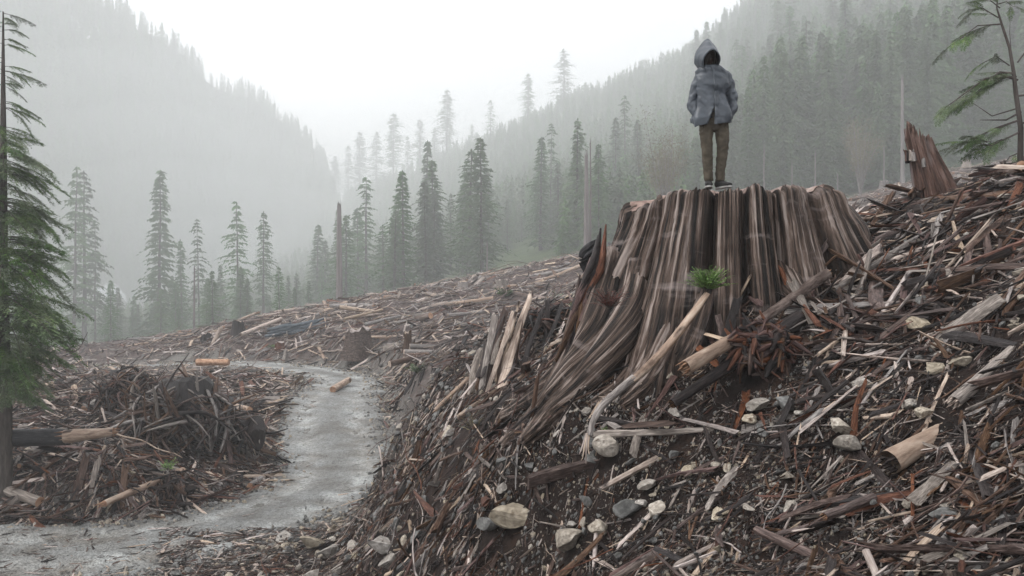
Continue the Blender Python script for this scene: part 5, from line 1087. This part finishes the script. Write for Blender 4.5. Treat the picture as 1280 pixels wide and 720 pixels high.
# ---------------------------------------------------------------- the person
def rings_mesh(name, rings, m, n=40, closed=(True, True), fn=None, smooth=True):
    """rings: (centre xyz, rx, ry, power)"""
    V = []; ph = np.linspace(0, 2*math.pi, n, endpoint=False); R_ = catmull([tuple(c)+(rx, ry) for c, rx, ry in rings], 6)
    c = R_[:, :3]; tn = np.gradient(c, axis=0); tn /= np.linalg.norm(tn, axis=1)[:, None]
    return R_, tn, ph
def limbpath(mb_pts, name, m, n=28, sub=7, wr=.0, seed=0, cap=True, fold=18):
    """a cloth or body tube along a path with elliptical sections and crumple folds; pts = (x, y, z, rx, ry)"""
    Rr = catmull(mb_pts, sub); c = Rr[:, :3]; tn = np.gradient(c, axis=0); tn /= np.linalg.norm(tn, axis=1)[:, None]
    ref = np.array([1.0, 0, 0]); a = ref[None]-tn*(tn@ref)[:, None]; a /= np.linalg.norm(a, axis=1)[:, None]; b = np.cross(tn, a)
    ph = np.linspace(0, 2*math.pi, n, endpoint=False); s = np.cumsum(np.r_[0, np.linalg.norm(np.diff(c, axis=0), axis=1)])[:, None]
    w_ = wr*(vn(np.cos(ph)[None]*1.3+s*3, np.sin(ph)[None]*1.3, s*fold, seed)+.6*vn(np.cos(ph)[None]*2.5, np.sin(ph)[None]*2.5+s*5, s*fold*2.1, seed+1))
    V = c[:, None]+a[:, None]*(np.cos(ph)[None]*(Rr[:, 3:4]+w_))[..., None]+b[:, None]*(np.sin(ph)[None]*(Rr[:, 4:5]+w_))[..., None]
    k = len(c); ii = (np.arange(k-1)[:, None]*n+np.arange(n)[None]).ravel(); jj = (np.arange(k-1)[:, None]*n+((np.arange(n)+1) % n)[None]).ravel()
    F = [tuple(q) for q in np.stack([ii, jj, jj+n, ii+n], -1).tolist()]
    if cap: F += [tuple(range(n))[::-1], tuple((k-1)*n+j for j in range(n))]
    return V.reshape(-1, 3).tolist(), F
def fuse(name, parts, m, voxel=.012, smooth=2, par=None, wr=0, seed=0, freq=14):
    mb = MB()
    for V, F in parts: mb.add(V, F)
    me = mb.mesh(name, m, True); o = obj(name, me); md = o.modifiers.new('r', 'REMESH'); md.mode = 'VOXEL'; md.voxel_size = voxel; md.use_smooth_shade = True
    if smooth: s_ = o.modifiers.new('s', 'SMOOTH'); s_.iterations = smooth; s_.factor = .5
    dg = bpy.context.evaluated_depsgraph_get(); dg.update(); nm = bpy.data.meshes.new_from_object(o.evaluated_get(dg)); bpy.data.objects.remove(o)
    if wr:
        c = np.empty(len(nm.vertices)*3, np.float32); nm.vertices.foreach_get('co', c); c = c.reshape(-1, 3); nn_ = np.empty_like(c).ravel(); nm.vertices.foreach_get('normal', nn_); nn_ = nn_.reshape(-1, 3)
        d = wr*(1-2*np.abs(vn(c[:, 0]*freq+c[:, 2]*freq*.5, c[:, 1]*freq, c[:, 2]*freq*1.2-c[:, 0]*freq*.4, seed)))+wr*.5*vn(c[:, 0]*freq*2.3, c[:, 1]*freq*2.3, c[:, 2]*freq*2.6, seed+3)
        nm.vertices.foreach_set('co', (c+nn_*d[:, None]).ravel().astype(np.float32))
    nm.name = name; nm.materials.clear(); nm.materials.append(m); nm.polygons.foreach_set('use_smooth', [True]*len(nm.polygons)); nm.update()
    return obj(name, nm, par)
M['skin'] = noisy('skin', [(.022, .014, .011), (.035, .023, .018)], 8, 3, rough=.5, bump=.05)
M['jacket'] = noisy('waxed_grey_blue_jacket', [(.026, .032, .041), (.034, .042, .053), (.046, .056, .07)], 5, 4, rough=.45, bump=.12, bscale=6, spec=.5, bdist=.02, pos=(.35, .68))
M['lining'] = noisy('dark_hood_lining', [(.012, .013, .016), (.02, .021, .025)], 8, 3, rough=.9, bump=.1)
M['shirt'] = noisy('black_shirt', [(.012, .012, .018), (.022, .022, .03)], 8, 3, rough=.9, bump=.2)
M['jeans'] = noisy('brown_trousers', [(.03, .024, .016), (.06, .049, .035), (.095, .08, .058)], 9, 6, rough=.8, bump=.5, bscale=24, bdist=.012)
M['shoe'] = noisy('black_shoe_canvas', [(.015, .015, .015), (.035, .033, .032)], 9, 3, rough=.7, bump=.2)
M['sole'] = noisy('white_rubber_sole', [(.25, .24, .23), (.4, .39, .37)], 9, 3, rough=.6, bump=.05)
# local frame: x right, y away from the camera, z up, feet at 0
px0 = 893; PD = 9.62; feet = Vector(((px0-640)/FPX*PD, PD, STOP-.005))
thf = math.atan2(PD-SY, feet.x-SX); 
person = thing('person', 'person in grey blue hooded jacket, brown trousers and black shoes, standing on the giant stump', 'person', feet, scale=(1.03,)*3)
# body: one continuous surface
def B(*p): return limbpath(list(p), '', None, n=20, sub=5)
hx, hy, hz = -.075, -.035, 1.50
body = [
 B((-.02,0,.80,.12,.09),(-.02,0,.95,.12,.09),(-.025,0,1.12,.135,.10),(-.03,0,1.28,.14,.09),(-.035,0,1.36,.10,.07),(-.05,-.02,1.42,.06,.06),(-.075,-.06,1.48,.055,.055)),
 B((hx+.01,hy+.02,1.37,.03,.04),(hx,hy-.01,1.41,.05,.06),(hx,hy-.01,1.46,.066,.08),(hx,hy,1.52,.075,.095),(hx,hy+.01,1.58,.072,.09),(hx,hy+.02,1.63,.04,.05)),
 B((hx,hy-.085,1.49,.012,.012),(hx,hy-.115,1.455,.016,.016),(hx,hy-.09,1.44,.014,.01)),    # nose
 B((hx+.072,hy,1.51,.012,.02),(hx+.078,hy,1.485,.012,.022),(hx+.074,hy,1.455,.01,.014)), B((hx-.072,hy,1.51,.012,.02),(hx-.078,hy,1.485,.012,.022),(hx-.074,hy,1.455,.01,.014)),   # ears
 B((hx-.025,hy-.082,1.425,.008,.012),(hx,hy-.095,1.423,.010,.012),(hx+.025,hy-.082,1.425,.008,.012)),  # mouth
 B((.09,0,1.32,.05,.055),(.165,.01,1.2,.042,.048),(.205,.018,1.03,.036,.04),(.18,-.03,.9,.034,.034),(.115,-.045,.80,.028,.026)),
 B((-.14,0,1.31,.05,.055),(-.2,.01,1.18,.042,.048),(-.24,.018,1.03,.036,.04),(-.2,-.03,.9,.034,.034),(-.135,-.045,.80,.028,.026)),
 B((-.075,0,.84,.06,.08),(-.09,-.005,.66,.055,.065),(-.09,-.02,.45,.042,.045),(-.075,0,.25,.036,.04),(-.06,.01,.06,.03,.036)),
 B((.05,0,.84,.06,.08),(.076,-.005,.66,.055,.065),(.088,-.02,.45,.042,.045),(.076,0,.25,.036,.04),(.068,.01,.06,.03,.036))]
for hx_, sg in ((.10, 1), (-.12, -1)):   # hands in the pockets: palm, four fingers, thumb
    body.append(B((hx_+sg*.02,-.055,.82,.03,.018),(hx_,-.065,.77,.038,.018),(hx_-sg*.005,-.07,.73,.036,.015)))
    for q in range(4): body.append(B((hx_-sg*.03+sg*.019*q,-.07,.735,.009,.009),(hx_-sg*.032+sg*.019*q,-.078,.70-.004*(q in (1, 2)),.0085,.0085),(hx_-sg*.03+sg*.017*q,-.07,.672-.006*(q in (1, 2)),.007,.007)))
    body.append(B((hx_-sg*.03,-.06,.79,.011,.011),(hx_-sg*.055,-.08,.76,.010,.010),(hx_-sg*.05,-.085,.735,.008,.008)))
    body.append(B((hx_-sg*.0, -.05, .8, .012, .012), (hx_, -.05, .78, .012, .012)))
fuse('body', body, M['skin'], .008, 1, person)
for sg in (-1, 1): 
    e = rock_mesh(3400, M['shirt'], 2); obj('eye', e, person, (hx+sg*.028, hy-.088, 1.497), scale=(.022, .014, .012))
# trousers
def TR_(*p): return limbpath(list(p), '', None, n=30, sub=7, wr=.0)
tro = [TR_((-.01,.0,.665,.085,.08),(-.01,.0,.72,.135,.105),(-.015,.0,.84,.145,.115),(-.02,0,.93,.14,.11)),
 TR_((-.075,0,.86,.08,.105),(-.092,-.005,.72,.082,.095),(-.097,-.012,.6,.073,.083),(-.092,-.025,.46,.062,.068),(-.082,-.005,.34,.058,.064),(-.07,.01,.2,.052,.057),(-.062,.012,.09,.05,.058)),
 TR_((.05,0,.86,.08,.105),(.076,-.005,.72,.082,.095),(.09,-.012,.6,.074,.083),(.09,-.025,.46,.063,.068),(.082,-.005,.34,.059,.064),(.072,.01,.2,.053,.057),(.068,.012,.09,.052,.058))]
fuse('trousers', tro, M['jeans'], .008, 1, person, wr=.005, seed=5, freq=15)
fuse('shirt', [TR_((-.02,0,.80,.15,.115),(-.025,0,1.0,.15,.115),(-.03,0,1.2,.15,.115),(-.035,0,1.34,.12,.09),(-.05,-.02,1.42,.075,.075))], M['shirt'], .012, 1, person)
# shoes
for sg, fx, rz_ in ((-1, -.066, .2), (1, .078, -.4)):
    sh_ = thing_ = obj('shoe', None, person, (fx, .01, 0), (0, 0, -rz_ if sg < 0 else -rz_))
    fuse('upper', [limbpath([(0,.08,.05,.036,.04),(0,.03,.065,.04,.05),(0,-.05,.05,.044,.036),(0,-.13,.035,.046,.026),(0,-.17,.03,.034,.02)], '', None, n=20, sub=5), limbpath([(0,.05,.05,.036,.04),(0,.045,.09,.036,.045),(0,.04,.115,.038,.048)], '', None, n=20, sub=4)], M['shoe'], .006, 1, sh_)
    mb = MB(); out = [(math.cos(a)*(.045+.006*math.sin(a)*-1), .0-.045+math.sin(a)*.14) for a in np.linspace(0, 2*math.pi, 28, endpoint=False)]
    mb.add([(x_, y_, 0) for x_, y_ in out]+[(x_, y_, .019) for x_, y_ in out], [tuple(range(28))[::-1], tuple(range(28, 56))]+[(i, (i+1) % 28, 28+(i+1) % 28, 28+i) for i in range(28)]); obj('sole', mb.mesh('sole', M['sole']), sh_)
# jacket: shell with an open front below the waist
NA, NZ = 90, 64
zs = np.linspace(1.0, 0.0, NZ)
def jk(u, f):
    """u 0..1 around from the front edge to the front edge, f 1 at the neck, 0 at the hem"""
    prof_z = [0, .12, .3, .5, .7, .84, .93, 1]; rx = np.interp(f, prof_z, [.212, .20, .178, .172, .185, .19, .15, .09]); ry = np.interp(f, prof_z, [.16, .155, .14, .14, .145, .13, .11, .085])
    gap = np.interp(f, [0, .3, .36, 1], [.34, .03, .0, .0]); fc = -math.pi/2-.02+np.interp(f, [0, .35, 1], [-.22, 0, -.15])
    a = fc+gap*.55+(2*math.pi-gap*1.1)*u
    hem = .765+.05*np.cos(a*2)*0+.03*np.sin(a)+np.where(u < .12, -.02*(1-u/.12), 0)+np.where(u > .80, -.055*np.clip((u-.80)/.1, 0, 1)*(1-np.clip((u-.9)/.1, 0, 1)*.7), 0)
    z = hem+(1.405-hem)*f
    cx_ = -.03-.035*sstep(.85, 1, f); cy_ = -.01-.05*sstep(.85, 1, f)
    fold = .019*(1-2*np.abs(vn(np.cos(a)*1.6+f*2.5, np.sin(a)*1.6, f*4, 61)))+.007*(1-2*np.abs(vn(np.cos(a)*3+f*4, np.sin(a)*3-f*3, f*6, 62)))+.018*np.sin(a*7+2*f)*(1-f)**2+.004*vn(a*9, f*30, 0, 63)
    # bulge where the hands sit in the pockets
    pk = .03*np.exp(-((np.cos(a)-.55)/.3)**2-((f-.12)/.2)**2)*(np.sin(a) < 0)+.05*np.exp(-((np.cos(a)+.7)/.3)**2-((f-.1)/.2)**2)*(np.sin(a) < 0)
    return np.stack([cx_+(rx+fold+pk)*np.cos(a), cy_+(ry+fold+pk*.8)*np.sin(a), z], -1)
U_, F_ = np.meshgrid(np.linspace(0, 1, NA), zs); Vj = jk(U_, F_)
ii = (np.arange(NZ-1)[:, None]*NA+np.arange(NA-1)[None]).ravel()
jm = mesh_np('jacket', Vj.reshape(-1, 3), np.stack([ii, ii+NA, ii+NA+1, ii+1], -1), [M['jacket']], True)
jacket = obj('jacket', jm, person); md = jacket.modifiers.new('cloth', 'SOLIDIFY'); md.thickness = .006; md.offset = 1
mb = MB(); 
pl = [Vj[i, 0] for i in range(4, NZ)]
mb.add([tuple(p+np.array([-.004, -.010, 0])) for p in pl]+[tuple(p+np.array([.03, -.008, 0])) for p in pl]+[tuple(p+np.array([.03, .004, 0])) for p in pl]+[tuple(p+np.array([-.004, .004, 0])) for p in pl],
 [(j*len(pl)+i, j*len(pl)+i+1, ((j+1) % 4)*len(pl)+i+1, ((j+1) % 4)*len(pl)+i) for i in range(len(pl)-1) for j in range(4)])
obj('placket', mb.mesh('placket', M['jacket'], True), jacket)
for sg, pts in ((1, [(.08,.0,1.345,.06,.07),(.13,.0,1.30,.07,.08),(.172,.01,1.2,.068,.078),(.2,.018,1.08,.064,.074),(.212,.01,.99,.062,.07),(.195,-.03,.9,.056,.062),(.15,-.06,.825,.048,.046)]),
                (-1, [(-.14,.0,1.325,.06,.07),(-.18,.0,1.27,.068,.08),(-.212,.012,1.17,.064,.075),(-.238,.02,1.06,.06,.07),(-.248,.01,.98,.06,.068),(-.225,-.03,.89,.054,.06),(-.18,-.06,.82,.048,.046)])):
    V_, F_2 = limbpath(pts, '', None, n=40, sub=12, wr=.015, seed=70+sg, fold=13); mb = MB(); mb.add(V_, F_2); obj('sleeve', mb.mesh('sleeve', M['jacket'], True), jacket)
# collar
V_, F_2 = limbpath([(-.055,-.04,1.355,.105,.095),(-.062,-.055,1.385,.10,.095),(-.07,-.07,1.415,.085,.09)], '', None, n=30, sub=5, wr=.006, cap=False); mb = MB(); mb.add(V_, F_2); c_ = obj('collar', mb.mesh('collar', M['jacket'], True), jacket); md = c_.modifiers.new('c', 'SOLIDIFY'); md.thickness = .008
# hood: a peaked shell open towards the camera and down
na, nb_ = 48, 34
def hood(a, b, inner=0):
    """a: around the opening 0..2pi, b: 0 at the rim .. 1 at the back of the head"""
    # rim: an upright oval, pointed at the top
    rx_, rz_ = .100, .118
    rim_ = np.array([rx_*math.cos(a)*(1-.22*max(0, math.sin(a))**2), -.21-.03*max(0, math.sin(a))+.08*max(0, -math.sin(a)), rz_*math.sin(a)-.05])
    full = np.array([.142*math.cos(a)*(1-.42*max(0, math.sin(a))**1.5), .03, .215*math.sin(a) if math.sin(a) > 0 else .15*math.sin(a)])
    if b < .45: t_ = b/.45; t_ = math.sin(t_*math.pi/2); p = rim_*(1-t_)+full*t_
    else: t_ = (b-.45)/.55; p = np.array([full[0]*math.cos(t_*1.57), .06+.13*math.sin(t_*1.57), full[2]*math.cos(t_*1.57)])
    return p
V_ = []; F_2 = []
for j in range(nb_):
    for i in range(na):
        a = 2*math.pi*i/na; p = hood(a, j/(nb_-1)); f = .010*(1-2*abs(float(vn(p[0]*13+p[1]*9, p[1]*12, p[2]*16, 81))))+.006*float(vn(p[0]*35, p[1]*35, p[2]*35, 82))
        q = p/np.linalg.norm(p); p = p+q*f*.6*min(1, j/3); ca_, sa_ = math.cos(.17), math.sin(.17); py_, pz_ = p[1]-.05, p[2]+.12; p = np.array([p[0], py_*ca_-pz_*sa_+.05, py_*sa_+pz_*ca_-.12+.025]); V_.append((p[0]+hx-.01, p[1]+hy+.03, p[2]+1.505))
for j in range(nb_-1):
    for i in range(na): F_2.append((j*na+i, (j+1)*na+i, (j+1)*na+(i+1) % na, j*na+(i+1) % na))
mb = MB(); mb.add(V_, F_2); hd = mb.mesh('hood', [M['jacket'], M['lining']], True); ho = obj('hood', hd, jacket); md = ho.modifiers.new('cloth', 'SOLIDIFY'); md.thickness = .012; md.offset = -1; md.material_offset = 1; md.material_offset_rim = 0
#@@HAZE
def haze():
    m = bpy.data.materials.new('haze'); m.use_nodes = True; N = m.node_tree.nodes; N.clear(); o = N.new('ShaderNodeOutputMaterial'); p = N.new('ShaderNodeVolumePrincipled')
    p.inputs['Color'].default_value = (.95, .96, .962, 1); p.inputs['Density'].default_value = .0016; p.inputs['Anisotropy'].default_value = .2
    m.node_tree.links.new(p.outputs[0], o.inputs['Volume'])
    x, y0, y1, z0, z1 = 2300, -400, 1700, -40, 270
    mb = MB(); v = [(a, b, c) for a in (-x, x) for b in (y0, y1) for c in (z0, z1)]
    mb.add(v, [(0, 1, 3, 2), (4, 6, 7, 5), (0, 4, 5, 1), (2, 3, 7, 6), (0, 2, 6, 4), (1, 5, 7, 3)])
    obj('haze', mb.mesh('haze', m), kind='stuff', label='pale mist filling the whole valley', cat='haze')
haze()
import bmesh
def mist_bank(name, label, c, rad, dens):
    m = bpy.data.materials.new(name); m.use_nodes = True; N = m.node_tree.nodes; N.clear(); o = N.new('ShaderNodeOutputMaterial'); p = N.new('ShaderNodeVolumePrincipled')
    p.inputs['Color'].default_value = (.95, .97, .97, 1); p.inputs['Density'].default_value = dens; p.inputs['Anisotropy'].default_value = .2
    m.node_tree.links.new(p.outputs[0], o.inputs['Volume'])
    bm = bmesh.new(); bmesh.ops.create_icosphere(bm, subdivisions=4, radius=1)
    for v_ in bm.verts: k = 1+.18*float(fbm(v_.co.x*1.6, v_.co.y*1.6, v_.co.z*1.6, 3, 2)); v_.co = Vector((v_.co.x*rad[0]*k, v_.co.y*rad[1]*k, v_.co.z*rad[2]*k))
    me = bpy.data.meshes.new(name); bm.to_mesh(me); bm.free(); me.materials.append(m); obj(name, me, None, c, kind='stuff', label=label, cat='mist')
for k_, (rz_, d_) in enumerate([(120, .0010), (95, .0012), (70, .0016), (45, .002)]): mist_bank('mist_bank', 'soft bank of white mist hanging low in the valley', (-230+k_*8, 520, 22-k_*6), (230-k_*22, 160-k_*14, rz_), d_)
mist_bank('mist_bank', 'thin veil of mist drifting through the tree line', (0, 255, 30), (430, 125, 85), .0009)
